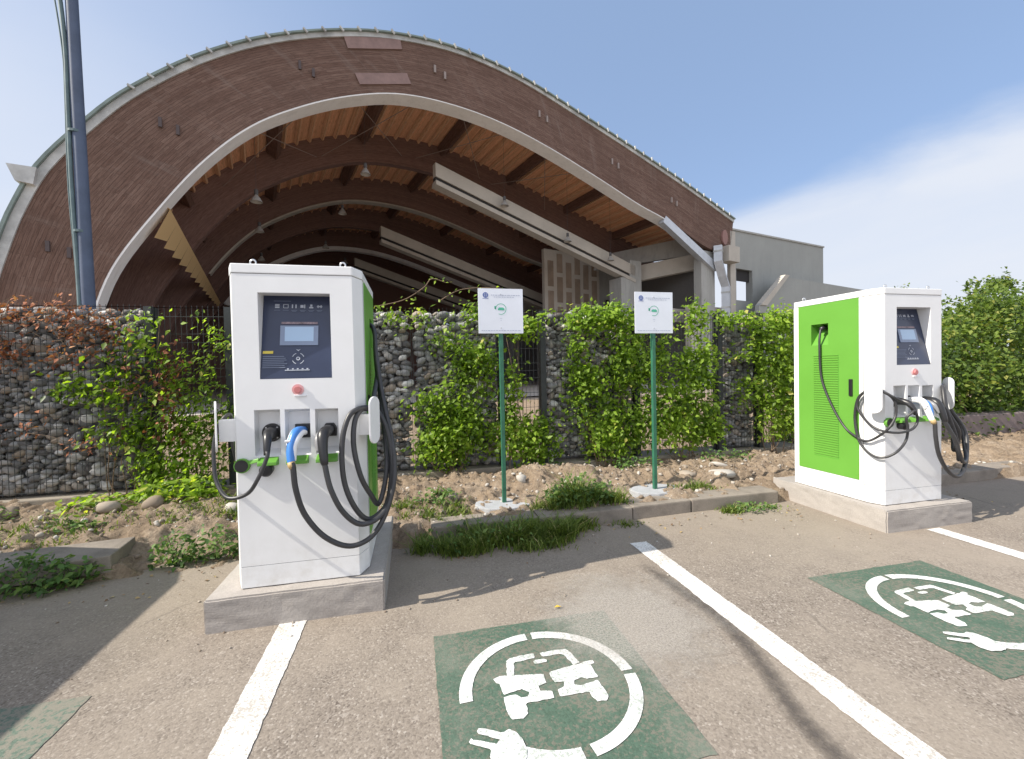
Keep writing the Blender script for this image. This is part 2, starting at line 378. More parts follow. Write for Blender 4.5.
def leaves(name, P, size, mat, parent=None, tone=None, nrm=None, spread=.9, aspect=.62):
    """one folded pointed leaf (4 triangles) per point"""
    n = len(P)
    base = np.array([[0, 0, 0], [.35, -.5*aspect, .07], [1, 0, -.05], [.35, .5*aspect, .07], [.45, 0, -.03]])
    F0 = np.array([[0, 1, 4], [1, 2, 4], [2, 3, 4], [3, 0, 4]])
    if nrm is None: nrm = np.array([-.5, -.5, .7])
    N = nrm + rng.normal(size=(n, 3))*spread*.6; N /= np.linalg.norm(N, axis=1)[:, None]
    T = rng.normal(size=(n, 3)) + np.array([0, -.2, -.7]); T -= N*(T*N).sum(1)[:, None]; T /= np.linalg.norm(T, axis=1)[:, None]
    B = np.cross(N, T); s_ = (size*(.40+1.05*rng.random(n)))[:, None, None]
    V = P[:, None, :] + s_*(base[None, :, 0:1]*T[:, None]+base[None, :, 1:2]*B[:, None]+base[None, :, 2:3]*N[:, None])
    F = (F0[None]+5*np.arange(n)[:, None, None]).reshape(-1, 3)
    if tone is None: tone = rng.random(n)
    rn = np.repeat(np.clip(tone, 0, 1), 5)
    return npmesh(name, V.reshape(-1, 3), F, mat, rn, parent)
bmi = bmesh.new(); bmesh.ops.create_icosphere(bmi, subdivisions=2, radius=1); ICO_V = np.array([v.co[:] for v in bmi.verts]); ICO_F = np.array([[v.index for v in fc.verts] for fc in bmi.faces]); bmi.free()
bmi = bmesh.new(); bmesh.ops.create_icosphere(bmi, subdivisions=1, radius=1); ICO1_V = np.array([v.co[:] for v in bmi.verts]); ICO1_F = np.array([[v.index for v in fc.verts] for fc in bmi.faces]); bmi.free()
def stones(name, P, S, mat, parent=None, tilt=.35, rough=.22, lowres=False, smooth=True, tone=None):
    """P centres, S (n,3) semi axes, near-horizontal flattened cobbles"""
    IV, IF = (ICO1_V, ICO1_F) if lowres else (ICO_V, ICO_F)
    n = len(P); k = len(IV)
    D = np.ones((n, k))
    for _ in range(4):
        a = rng.normal(size=(n, 3))*1.6; ph = rng.random(n)*6.28; D += rough*.55*np.sin(np.einsum('kj,nj->nk', IV, a)+ph[:, None])
    V = IV[None]*D[:, :, None]; V = np.sign(V)*np.abs(V)**.86*S[:, None, :]
    a = rng.normal(size=n)*tilt; b = rng.normal(size=n)*tilt; c = rng.normal(size=n)*tilt
    def rm(a, ax):
        c_, s_ = np.cos(a), np.sin(a); Z = np.zeros_like(a); O = np.ones_like(a)
        m = {'x': [O, Z, Z, Z, c_, -s_, Z, s_, c_], 'y': [c_, Z, s_, Z, O, Z, -s_, Z, c_], 'z': [c_, -s_, Z, s_, c_, Z, Z, Z, O]}[ax]
        return np.stack(m, 1).reshape(-1, 3, 3)
    Rm = rm(a, 'y') @ rm(b*.5, 'x') @ rm(c, 'z')
    V = np.einsum('nij,nkj->nki', Rm, V) + P[:, None, :]
    F = (IF[None]+k*np.arange(n)[:, None, None]).reshape(-1, 3)
    if tone is None: tone = rng.random(n)
    return npmesh(name, V.reshape(-1, 3), F, mat, np.repeat(tone, k), parent, smooth)
def vnoise(x, y, sc, seed=0):
    """smooth value noise on arrays"""
    g = np.random.default_rng(seed).random((64, 64)); x = np.asarray(x)*sc % 64; y = np.asarray(y)*sc % 64
    xi, yi = x.astype(int), y.astype(int); fx, fy = x-xi, y-yi; fx = fx*fx*(3-2*fx); fy = fy*fy*(3-2*fy)
    a = g[xi % 64, yi % 64]; b = g[(xi+1) % 64, yi % 64]; c = g[xi % 64, (yi+1) % 64]; d = g[(xi+1) % 64, (yi+1) % 64]
    return (a*(1-fx)+b*fx)*(1-fy)+(c*(1-fx)+d*fx)*fy

# ------------------------------------------------------------------ ground
g = MB(); g.quad((-600, -600, 0), (600, -600, 0), (600, 900, 0), (-600, 900, 0))
setp(g.build('ground', M_asph), kind='structure')
# planting strip of dry soil between kerb and wall
def soil_h(x, y):
    t = np.clip((y-4.05)/1.2, 0, 1)
    h = .10+.08*t+.10*(vnoise(x, y, 1.3, 1)-.5)*np.clip((y-3.95)*3, 0, 1)+.08*(vnoise(x, y, 4, 2)-.5)+.085*np.abs(vnoise(x, y, 9, 3)-.5)+.06*(vnoise(x, y, 17, 4)-.5)+.03*(vnoise(x, y, 31, 6)-.5)
    # a heap of clods behind the signs
    h += .12*np.exp(-((x-1.6)/1.3)**2-((y-4.85)/.35)**2)*(.6+.8*vnoise(x, y, 5, 8))
    # slopes down to the car park where the kerb is missing (left)
    gap = np.clip((x+2.3)/.3, 0, 1)*np.clip((-.1-x)/.3, 0, 1)
    h -= gap*.16*np.clip((4.35-y)/.6, 0, 1)
    return h
xs = np.arange(-7, 13, .022); ys = np.arange(3.72, 5.72, .022)
X, Y = np.meshgrid(xs, ys, indexing='ij'); Z = soil_h(X, Y)
Z = np.where(Y < 3.8, -.03, Z); Z = np.where((Y < 3.98) & (X > .0), -.02, Z)
nx, ny = X.shape; idx = np.arange(nx*ny).reshape(nx, ny)
Fq = np.stack([idx[:-1, :-1], idx[1:, :-1], idx[1:, 1:], idx[:-1, 1:]], -1).reshape(-1, 4)
setp(npmesh('soil_ground', np.stack([X, Y, Z], -1).reshape(-1, 3), Fq, M_soil, smooth=True), kind='structure')
g = MB(); g.quad((-60, 6.2, .06), (60, 6.2, .06), (60, 20, .06), (-60, 20, .06)); 
setp(g.build('waste_ground', M_soil), kind='structure')

# ------------------------------------------------------------------ painted markings
def sheet(poly, z, name, mat, parent=None):
    m = MB(); m.quad(*[(x, y, z) for x, y in poly]); return m.build(name, mat, parent, fixn=False)
for (x0, y1, lab) in ((-.823, 2.86, 'broad white bay line running up to the plinth of the nearer charger'),
                      (1.769, 3.36, 'long white bay line between the two green squares, scuffed at its far end'),
                      (4.432, 2.93, 'white bay line starting at the plinth of the farther charger')):
    m = MB(); n = 220; e = [(x0+.0022*rng.normal(), y1-(y1+4)*i/n) for i in range(n+1)]
    for i in range(n):
        m.quad((e[i+1][0], e[i+1][1], .004), (e[i+1][0]+.153, e[i+1][1], .004), (e[i][0]+.153, e[i][1], .004), (e[i][0], e[i][1], .004))
    setp(m.build('parking_line', M_white, fixn=False), lab, 'parking line', 'white bay lines')
SYM = {
 'hoodL': [(.256, .589), (.294, .601), (.495, .567), (.491, .504), (.448, .494), (.446, .465), (.499, .452), (.495, .408), (.367, .410), (.364, .356), (.340, .334), (.289, .341), (.276, .392), (.282, .471), (.339, .469), (.353, .450), (.386, .448), (.402, .470), (.374, .494), (.344, .491), (.284, .481), (.280, .554), (.262, .56)],
 'hoodR': [(.523, .571), (.663, .590), (.758, .600), (.758, .577), (.735, .568), (.737, .482), (.684, .483), (.659, .499), (.618, .488), (.614, .465), (.639, .449), (.730, .467), (.733, .358), (.715, .340), (.667, .345), (.655, .406), (.522, .410), (.526, .452), (.563, .463), (.572, .494), (.526, .501)],
 'roofL': [(.322, .590), (.339, .695), (.359, .715), (.491, .723), (.488, .688), (.378, .678), (.357, .588)],
 'roofR': [(.521, .718), (.654, .717), (.668, .700), (.690, .600), (.655, .590), (.630, .682), (.525, .685)],
 'mirror': [(.471, .664), (.486, .67), (.53, .67), (.540, .655), (.530, .643), (.475, .643)],
}
def plug_poly():
    return [(.302, .150), (.311, .190), (.309, .228), (.292, .272), (.266, .292), (.240, .284), (.149, .328), (.138, .312), (.149, .299), (.222, .254), (.206, .236), (.113, .284), (.100, .268), (.180, .218), (.172, .185), (.19, .150), (.24, .135), (.27, .138)]
for (px, py, s_, lab) in ((.075, 2.467, 1.035, 'green painted square with white plug-in car symbol in front of the nearer charger'),
                          (2.660, 2.481, 1.035, 'green painted square with white plug-in car symbol in the right-hand bay'),
                          (-2.555, 2.42, 1.035, 'green painted square half in shade at the lower left corner')):
    root = empty('bay_symbol', (px, py-s_, 0), lab, 'bay marking', 'green squares painted in the bays')
    n = 26; pts = []
    for (a, b) in (((0, 0), (1, 0)), ((1, 0), (1, 1)), ((1, 1), (0, 1)), ((0, 1), (0, 0))):
        for i in range(n): t = i/n; pts.append(((a[0]+(b[0]-a[0])*t+.0022*rng.normal())*s_, (a[1]+(b[1]-a[1])*t+.0022*rng.normal())*s_))
    sheet(pts, .0035, 'green_patch', M_gp if px > -1 else M_gpw, root)
    def mapp(q): return (q[0]*s_, q[1]*s_)
    m = MB()
    def ragged(poly, amp=.0016):
        for _ in range(1): poly = [q for i in range(len(poly)) for q in ((poly[i][0]*.92+poly[i-1][0]*.08, poly[i][1]*.92+poly[i-1][1]*.08), (poly[i][0]*.92+poly[(i+1) % len(poly)][0]*.08, poly[i][1]*.92+poly[(i+1) % len(poly)][1]*.08))]
        o = []
        for i in range(len(poly)):
            a, b = poly[i], poly[(i+1) % len(poly)]; d = math.hypot(b[0]-a[0], b[1]-a[1]); k = max(1, int(d/.02))
            for j in range(k): t = j/k; o.append((a[0]+(b[0]-a[0])*t+amp*rng.normal(), a[1]+(b[1]-a[1])*t+amp*rng.normal()))
        return o
    for k_ in SYM:
        m = MB(); m.quad(*[(x*s_, y*s_, .007 if 'hood' in k_ else .0066) for x, y in ragged(SYM[k_])]); m.build('car_symbol', M_sym, root, fixn=False)
    m = MB(); m.quad(*[(x*s_, y*s_, .0095) for x, y in ragged(plug_poly())]); m.build('plug_symbol', M_sym, root, fixn=False)
    cx, cy, ro, ri = .503, .492, .414, .356
    for a0, a1 in ((182, 92.5), (88, 0), (-4, -82), (-88, -124)):
        k = 40; m = MB()
        for i in range(k):
            t0, t1 = R(a0+(a1-a0)*i/k), R(a0+(a1-a0)*(i+1)/k)
            w0 = ri; w1 = ri
            if i in (0, k-1): pass
            m.quad(*[((cx+q*math.cos(t))*s_, (cy+q*math.sin(t)*.965)*s_, .007) for q, t in ((w0, t0), (ro, t0), (ro, t1), (w1, t1))])
        m.build('ring_symbol', M_sym, root, fixn=False)
# dark tyre scuff left of the middle line
tm = NT('tyre_scuff'); tm.base((.09, .078, .07)); tm.rough(.9)
tr = tm.n('ShaderNodeBsdfTransparent'); ms = tm.n('ShaderNodeMixShader'); uvc = tm.n('ShaderNodeTexCoord'); sp = tm.n('ShaderNodeSeparateXYZ')
tm.l(uvc.outputs['UV'], sp.inputs[0]); xx_ = tm.math('SUBTRACT', 1, tm.math('ABSOLUTE', tm.math('SUBTRACT', tm.math('MULTIPLY', sp.outputs[0], 2), 1)))
yy_ = tm.math('SUBTRACT', 1, tm.math('ABSOLUTE', tm.math('SUBTRACT', tm.math('MULTIPLY', sp.outputs[1], 2), 1)))
fc = tm.math('MULTIPLY', tm.math('MULTIPLY', xx_, tm.ramp(yy_, [(0, 0), (.25, 1)])), tm.ramp(tm.noise(25, 6, .7), [(.3, .3), (.6, .85)]))
tm.l(fc, ms.inputs[0]); tm.l(tr.outputs[0], ms.inputs[1]); tm.l(tm.b.outputs[0], ms.inputs[2]); tm.l(ms.outputs[0], tm.o.inputs[0])
m = MB(); cl_ = [(1.66, 3.0), (1.71, 2.6), (1.74, 2.2), (1.66, 1.8), (1.56, 1.5), (1.53, 1.15), (1.52, .8)]
cs_ = spline([(a, b, .0035) for a, b in cl_], 4); nn_ = len(cs_)
for i in range(nn_-1):
    a, b = cs_[i], cs_[i+1]; m.quad((a.x-.07, a.y, .0035), (a.x+.07, a.y, .0035), (b.x+.07, b.y, .0035), (b.x-.07, b.y, .0035), uv=[(0, i/nn_), (1, i/nn_), (1, (i+1)/nn_), (0, (i+1)/nn_)])
setp(m.build('tyre_mark', tm.m), kind='structure')

rm_ = NT('cement_dust'); rm_.base((.43, .40, .36)); rm_.rough(.95)
tr = rm_.n('ShaderNodeBsdfTransparent'); ms = rm_.n('ShaderNodeMixShader'); gc = rm_.n('ShaderNodeTexCoord'); vl = rm_.n('ShaderNodeVectorMath', operation='LENGTH')
mpp = rm_.n('ShaderNodeMapping'); mpp.inputs['Location'].default_value = (-1, -1, 0); mpp.inputs['Scale'].default_value = (2, 2, 0); rm_.l(gc.outputs['UV'], mpp.inputs[0]); rm_.l(mpp.outputs[0], vl.inputs[0])
ed = rm_.math('SUBTRACT', 1, rm_.math('ADD', vl.outputs['Value'], rm_.math('MULTIPLY', rm_.math('SUBTRACT', rm_.noise(4, 8, .7), .5), 1.3)))
fc = rm_.math('MULTIPLY', rm_.ramp(ed, [(.0, 0), (.5, .62)]), rm_.ramp(rm_.noise(90, 5, .75), [(.3, .35), (.6, 1)]))
rm_.l(fc, ms.inputs[0]); rm_.l(tr.outputs[0], ms.inputs[1]); rm_.l(rm_.b.outputs[0], ms.inputs[2]); rm_.l(ms.outputs[0], rm_.o.inputs[0]); rm_.bump(rm_.noise(12, 8, .7), .6, .01)
m = MB(); m.quad((.62, 1.75, .0125), (1.80, 1.75, .0125), (1.80, 2.95, .0125), (.62, 2.95, .0125), uv=[(0, 0), (1, 0), (1, 1), (0, 1)])
setp(m.build('dust_patch', rm_.m, fixn=False), kind='structure')
# ------------------------------------------------------------------ kerb
def kerbstone(x0, x1, yf0, yf1, w=.26, h=.13, tz=0):
    m = MB(); ps = [(x0, yf0), (x1, yf1), (x1, yf1+w), (x0, yf0+w)]
    m.prism([(x, y, -.05) for x, y in ps], (0, 0, h+.05+tz)); return m
for i, (a, b, y0, y1, lab) in enumerate([(.12, 1.10, 3.86, 3.86, 'kerb stone mostly hidden in grass below the first sign'), (1.11, 2.07, 3.84, 3.87, 'kerb stone with a worn pale top behind the long grass'),
        (2.08, 2.755, 3.88, 3.92, 'short kerb stone below the second sign'), (2.765, 3.84, 3.92, 3.93, 'long kerb stone next to the plinth of the farther charger'),
        (5.2, 6.2, 3.92, 3.93, 'kerb stone in the shadow of the farther charger'), (6.21, 7.2, 3.95, 3.97, 'shaded kerb stone right of the farther charger'), (7.21, 8.2, 3.99, 4.0, 'sunlit kerb stone at the right edge'), (8.21, 9.2, 4.0, 4.0, 'kerb stone just outside the right edge')]):
    setp(kerbstone(a, b, y0, y1).build('kerb_stone', M_kerb, bevel=.015), lab, 'kerb stone', 'kerb stones along the planting strip')
m = MB(); m.prism([(-3.6, 3.62, -.05), (-2.24, 3.80, -.05), (-2.28, 4.18, -.05), (-3.6, 4.02, -.05)], (0, 0, .13)); o = m.build('concrete_slab', M_kerb, bevel=.012)
o.rotation_euler = (R(1.5), 0, 0); setp(o, 'loose worn concrete slab lying at the lower left behind weeds', 'slab')

# ------------------------------------------------------------------ chargers
xw, cw, cdp, DD, HH = .685, .05, .118, .9, 1.979
def fill_rect(mb, x0, x1, z0, z1, holes, fn):
    xs_ = sorted({x0, x1, *[h[0] for h in holes], *[h[1] for h in holes]}); zs_ = sorted({z0, z1, *[h[2] for h in holes], *[h[3] for h in holes]})
    for i in range(len(xs_)-1):
        for j in range(len(zs_)-1):
            cx_, cz_ = (xs_[i]+xs_[i+1])/2, (zs_[j]+zs_[j+1])/2
            if any(h[0] < cx_ < h[1] and h[2] < cz_ < h[3] for h in holes): continue
            mb.quad(fn(xs_[i], zs_[j]), fn(xs_[i+1], zs_[j]), fn(xs_[i+1], zs_[j+1]), fn(xs_[i], zs_[j+1]))
def plug(mb, path, rad, seg=14): mb.tube(spline(path, 5), np.interp(np.linspace(0, 1, (len(path)-1)*5+1), np.linspace(0, 1, len(rad)), rad).tolist(), seg)
def disc(x, y, z, r_, h, seg=28):   # faces -y
    m = MB(); m.prism([(x+r_*math.cos(2*math.pi*k/seg), y, z+r_*math.sin(2*math.pi*k/seg)) for k in range(seg)], (0, -h, 0)); return m
def make_charger(loc, rz, label, near):
    t = empty('charging_station', loc, label, 'EV charger', 'white and green fast chargers', rz)
    SR = (.140, .552, 1.277, 1.806)                      # screen recess
    NI = [(.100, .245, .805, 1.090), (.271, .416, .800, 1.088), (.445, .582, .803, 1.084)]
    body = MB(); top_z, z1 = HH-.058, .132
    fill_rect(body, 0, xw, z1+.003, top_z-.003, [SR]+NI, lambda x, z: (x, 0, z))
    # recess walls
    x0, x1, a, b = SR; dep = .115
    body.quad((x0, 0, a), (x0, dep, b), (x0, 0, b)); body.quad((x1, 0, a), (x1, 0, b), (x1, dep, b)); body.quad((x0, 0, b), (x0, dep, b), (x1, dep, b), (x1, 0, b))
    for (x0, x1, a, b) in NI:
        d = .085
        body.quad((x0, 0, a), (x0, d, a+.03), (x0, d, b-.02), (x0, 0, b)); body.quad((x1, 0, a), (x1, 0, b), (x1, d, b-.02), (x1, d, a+.03))
        body.quad((x0, 0, b), (x0, d, b-.02), (x1, d, b-.02), (x1, 0, b)); body.quad((x0, 0, a), (x1, 0, a), (x1, d, a+.03), (x0, d, a+.03))
        body.quad((x0, d, a+.03), (x1, d, a+.03), (x1, d, b-.02), (x0, d, b-.02))
    plan = [(xw, 0), (xw+cw, cdp), (xw+cw, DD), (-cw, DD), (-cw, cdp), (0, 0)]
    for (p0, p1) in zip(plan[:-1], plan[1:]):
        za, zb = z1+.003, top_z-.003
        if p0[0] == p1[0]:   # flat sides get the green door's opening
            fill_rect(body, min(p0[1], p1[1]), max(p0[1], p1[1]), za, zb, [(.495, .685, 1.495, 1.712)], lambda y, z, X_=p0[0]: (X_, y, z))
            sx = 1 if p0[0] > 0 else -1; X_ = p0[0]; d = -.09*sx
            Y0, Y1, Z0, Z1 = .495, .685, 1.495, 1.712
            green_in = [((X_, Y0, Z1), (X_, Y1, Z1), (X_+d, Y1, Z1-.02), (X_+d, Y0, Z1-.02)), ((X_, Y0, Z0), (X_, Y1, Z0), (X_+d, Y1, Z1-.09), (X_+d, Y0, Z1-.09)),
                        ((X_+d, Y0, Z1-.02), (X_+d, Y1, Z1-.02), (X_+d, Y1, Z1-.09), (X_+d, Y0, Z1-.09)),
                        ((X_, Y0, Z0), (X_+d, Y0, Z1-.09), (X_+d, Y0, Z1-.02), (X_, Y0, Z1)), ((X_, Y1, Z0), (X_+d, Y1, Z1-.09), (X_+d, Y1, Z1-.02), (X_, Y1, Z1))]
            gi = MB()
            for q in green_in: gi.quad(*q)
            gi.build('cable_recess', MG, t, fixn=False)
        else:
            body.quad((*p0, za), (*p1, za), (*p1, zb), (*p0, zb))
    body.build('body', MW, t)
    # access seam on the chamfer side
    se = MB(); 
    for sx, X_ in ((-1, -cw), (1, xw+cw)):
        se.box(*sorted((X_, X_+sx*.0012)), .150, .1535, .16, HH-.075); se.box(*sorted((X_, X_+sx*.0012)), cdp, .150, .16, .1635)
    se.build('seam', M_seam, t)
    inner = [(x*.994+.002, y*.99+.004) for x, y in [(0, 0), (xw, 0), (xw+cw, cdp), (xw+cw, DD), (-cw, DD), (-cw, cdp)]]
    core = MB(); core.prism([(x, y, z1-.02) for x, y in inner], (0, 0, .024)); core.prism([(x, y, top_z-.02) for x, y in inner], (0, 0, .022)); core.build('seam', M_seam, t)
    full = [(0, 0), (xw, 0), (xw+cw, cdp), (xw+cw, DD), (-cw, DD), (-cw, cdp)]
    sk = MB(); sk.prism([(x, y, .003) for x, y in full], (0, 0, z1-.003)); sk.build('skirt', MW, t, bevel=.002)
    li = MB(); li.prism([(x+(.003 if x > .3 else -.003), y-.003, top_z) for x, y in full], (0, 0, .058)); li.build('lid', M_lid, t, bevel=.006)
    for (ex, ey) in ((.10, .07), (xw-.06, .07), (.0, .82), (xw, .82)):
        e = MB(); e.tube([(ex+.016*math.cos(a_), ey, HH+.022+.018*math.sin(a_)) for a_ in np.linspace(-.9, math.pi+.9, 16)], .005, 8); e.build('lifting_eye', M_steel, t, smooth=True)
    # slanted screen panel
    x0, x1, a, b = SR
    def sp_(x, z, off=.0): d = dep*(z-a)/(b-a); return (x, d-off, z)
    pn = MB(); pn.quad(sp_(x0, a+.001, -.001), sp_(x1, a+.001, -.001), sp_(x1, b, -.001), sp_(x0, b, -.001)); pa = pn.build('screen_panel', M_navy, t, fixn=False)
    def slab(name, rects, mat, off, th=.002):
        m_ = MB()
        for (xa, xb, za, zb) in rects:
            P_ = [sp_(xa, za, off), sp_(xb, za, off), sp_(xb, zb, off), sp_(xa, zb, off)]; Q_ = [(x, y+th, z) for x, y, z in P_]
            m_.quad(*P_)
            for i in range(4): j = (i+1) % 4; m_.quad(Q_[i], Q_[j], P_[j], P_[i])
        return m_.build(name, mat, pa, fixn=False)
    slab('bezel', [(.245, .467, 1.486, 1.612)], M_bezel, .006, .006)
    slab('display', [(.272, .440, 1.512, 1.604)], M_disp, .007)
    slab('trim_strip', [(.25, .462, 1.622, 1.636)], simple('strip_print', (.20, .15, .17), .5, .5, 60), .003)
    for i, cx_ in enumerate(np.linspace(.222, .472, 6)):      # six pictograms with small captions
        z_ = 1.738
        slab('pictogram', {0: [(cx_-.013, cx_+.013, z_-.012, z_-.004), (cx_-.013, cx_+.013, z_-.001, z_+.005), (cx_-.013, cx_+.013, z_+.008, z_+.013)],
               1: [(cx_-.015, cx_-.012, z_-.012, z_+.012), (cx_+.012, cx_+.015, z_-.012, z_+.012), (cx_-.015, cx_+.015, z_+.010, z_+.013), (cx_-.012, cx_+.012, z_-.013, z_-.010)],
               2: [(cx_-.015, cx_-.008, z_-.012, z_+.012), (cx_+.006, cx_+.013, z_-.012, z_+.012)],
               3: [(cx_-.014, cx_+.004, z_-.009, z_+.009), (cx_+.008, cx_+.014, z_-.012, z_+.012)],
               4: [(cx_-.006, cx_+.006, z_-.001, z_+.013), (cx_-.012, cx_+.012, z_-.012, z_-.003)],
               5: [(cx_-.016, cx_+.016, z_-.004, z_+.004), (cx_-.012, cx_-.006, z_-.009, z_+.009), (cx_+.006, cx_+.012, z_-.009, z_+.009)]}[i], M_glyph, .003)
        slab('pictogram_caption', [(cx_-.017, cx_+.017, 1.710, 1.713)]+([(cx_-.012, cx_+.012, 1.702, 1.705)] if i > 1 else []), M_glyphd, .003)
    slab('header_line', [(.20, .30, 1.770, 1.773)], M_glyphd, .003); cp = []
    cp += [(.15, .27+.03*random.random(), z_, z_+.0045) for z_ in np.arange(1.345, 1.42, .0115)]
    slab('caption', cp, M_glyphd, .003)
    slab('warning_label', [(.150, .208, 1.434, 1.451)], M_yel, .003)
    slab('button_bar', [(.278, .42, 1.327, 1.332)]+[(.29+.028*i, .30+.028*i, 1.334, 1.341) for i in range(5)], M_glyph, .003)
    # navigation buttons: ring segments
    nv = MB()
    for a0, a1, ro_, ri_ in ((20, 70, .036, .032), (110, 160, .036, .032), (200, 250, .036, .032), (290, 340, .036, .032), (0, 360, .012, .006)):
        k = 10
        for i in range(k):
            t0, t1 = R(a0+(a1-a0)*i/k), R(a0+(a1-a0)*(i+1)/k)
            nv.quad(*[sp_(.352+q*math.cos(t_), 1.402+q*math.sin(t_), .003) for q, t_ in ((ri_, t0), (ro_, t0), (ro_, t1), (ri_, t1))])
    nv.quad(sp_(.338, 1.462, .003), sp_(.352, 1.448, .003), sp_(.366, 1.462, .003), sp_(.352, 1.456, .003))
    nv.build('nav_button', M_glyph, pa, fixn=False)
    # emergency stop
    e = disc(.352, -.001, 1.208, .034, .006).build('stop_guard', M_pink, t, smooth=False)
    disc(.352, -.006, 1.208, .021, .014).build('stop_button', M_red, e, bevel=.003)
    m_ = MB(); m_.box(.33, .40, -.012, -.0005, 1.165, 1.178); m_.build('guard_hinge', M_wpl, e, bevel=.003)
    # sockets
    s1 = disc(.176, .084, .940, .058, .016).build('socket', M_blk, t, bevel=.003)
    m_ = MB()
    for a_ in range(4): 
        q = R(45+90*a_); m_.box(.176+.046*math.cos(q)-.004, .176+.046*math.cos(q)+.004, .062, .068, .94+.046*math.sin(q)-.004, .94+.046*math.sin(q)+.004)
    m_.build('screw', M_steel, s1)
    m_ = MB(); m_.box(.310, .405, .066, .084, .898, .988); s2 = m_.build('socket', M_blk, t, bevel=.006)
    m_ = MB(); m_.prism([(.478, .084, .90), (.558, .084, .90), (.560, .084, .955), (.543, .084, .985), (.493, .084, .985), (.476, .084, .955)], (0, -.018, 0)); s3 = m_.build('socket', M_blk, t, bevel=.005)
    # plugs
    m_ = MB(); plug(m_, [(.178, .07, .94), (.18, .0, .945), (.19, -.06, .93), (.196, -.095, .885), (.198, -.115, .83)], [.040, .034, .028, .024, .020, .016]); m_.build('plug', M_blk, t, smooth=True)
    m_ = MB(); plug(m_, [(.358, .07, .945), (.355, -.005, .952), (.346, -.06, .945), (.337, -.10, .905), (.332, -.128, .84), (.338, -.15, .775)], [.028, .027, .030, .028, .026, .024, .020]); pl_ = m_.build('plug', M_blu if near else M_wpl, t, smooth=True)
    m_ = MB(); plug(m_, [(.375, .04, .935), (.374, -.03, .943), (.364, -.085, .92), (.350, -.118, .87), (.346, -.132, .79)], [.016, .018, .019, .018, .016] if near else [.020, .027, .030, .028, .022]); m_.build('grip_shell', M_wpl if near else M_blu, pl_, smooth=True)
    m_ = MB(); plug(m_, [(.340+.012*near, .02, .962), (.330, -.04, .965), (.318, -.09, .935), (.308, -.12, .88)], [.012, .015 if not near else .006, .018 if not near else .005, .012 if not near else .004]); m_.build('grip_shell', M_wpl, pl_, smooth=True)
    m_ = MB(); m_.box(.300, .332, -.130, -.112, .900, .914); m_.build('latch', M_wpl, pl_, bevel=.004)
    m_ = MB(); m_.tube([(.338, -.149, .785), (.342, -.155, .765), (.35, -.158, .75)], [.022, .022, .018], 14); m_.build('collar', M_tan, pl_, smooth=True)
    m_ = MB(); plug(m_, [(.517, .07, .94), (.512, -.01, .945), (.503, -.075, .925), (.507, -.11, .86), (.515, -.128, .785), (.52, -.13, .753)], [.032, .034, .036, .031, .027, .024, .019]); pl3 = m_.build('plug', M_blk, t, smooth=True)
    m_ = MB(); plug(m_, [(.488, .03, .925), (.479, -.03, .93), (.474, -.08, .90), (.482, -.105, .83)], [.014, .020, .020, .014]); m_.build('grip_shell', M_gry, pl3, smooth=True)
    # green lips and caps
    for (xa, xb) in ((.125, .232), (.285, .404), (.452, .575)):
        m_ = MB(); m_.prism([(xa, .0, .800), (xa, -.055, .775), (xa, -.058, .755), (xa, .0, .748)], (xb-xa, 0, 0)); m_.build('cable_rest', MG, t, bevel=.004)
    m_ = MB(); m_.prism([(.062, -.004, .785), (.128, -.02, .800), (.128, -.028, .778), (.062, -.012, .762)], (0, -.012, 0)); m_.build('cable_rest', MG, t, bevel=.004)
    c1 = MB(); c1.tube([(.032, .0, .757), (.030, -.018, .757), (.030, -.024, .757)], [.043, .045, .043], 24); c1 = c1.build('dust_cap', MG, t)
    m_ = MB(); m_.tube([(.030, -.022, .757), (.030, -.028, .757)], [.037, .037], 24); m_.build('cap_face', M_blk, c1)
    c2 = MB(); c2.tube([(.168, -.0, .728), (.17, -.05, .725), (.17, -.06, .725)], [.036, .038, .030], 20); c2.build('dust_cap', M_blk, t)
    # hooks
    for sx in (-1, 1):
        xb_ = -cw if sx < 0 else xw+cw; xt = xb_+sx*.058
        m_ = MB(); m_.box(*sorted((xb_-sx*.045, xt)), .035, .085, .90, 1.035)
        k = 12; cyy = .015; hw = .060
        prof = [(cyy+hw*math.cos(a_), 1.10+.05*math.sin(a_)) for a_ in np.linspace(0, math.pi, k)] + [(cyy+hw*math.cos(a_), .90+.055*math.sin(a_)) for a_ in np.linspace(math.pi, 2*math.pi, k)]
        m_.prism([(xt+sx*(y_-cyy)*.40, y_, z_) for y_, z_ in prof], (sx*.012, 0, 0)); m_.build('cable_hook', MW, t, bevel=.003)
    # side doors
    for sx in (-1, 1):
        X_ = -cw if sx < 0 else xw+cw; X2 = X_+sx*.006
        d_ = MB(); hole = (.495, .685, 1.495, 1.712); ya_, yb_, za_, zb_ = .192, .838, .195, 1.918
        fill_rect(d_, ya_, yb_, za_, zb_, [hole], lambda y, z: (X2, y, z))
        for (y_, z_a, z_b) in ((ya_, za_, zb_), (yb_, za_, zb_), (hole[0], hole[2], hole[3]), (hole[1], hole[2], hole[3])): d_.quad((X_, y_, z_a), (X2, y_, z_a), (X2, y_, z_b), (X_, y_, z_b))
        for (z_, y_a, y_b) in ((za_, ya_, yb_), (zb_, ya_, yb_), (hole[2], hole[0], hole[1]), (hole[3], hole[0], hole[1])): d_.quad((X_, y_a, z_), (X2, y_a, z_), (X2, y_b, z_), (X_, y_b, z_))
        dr = d_.build('side_door', MG, t)
        lv = MB(); z_ = .365
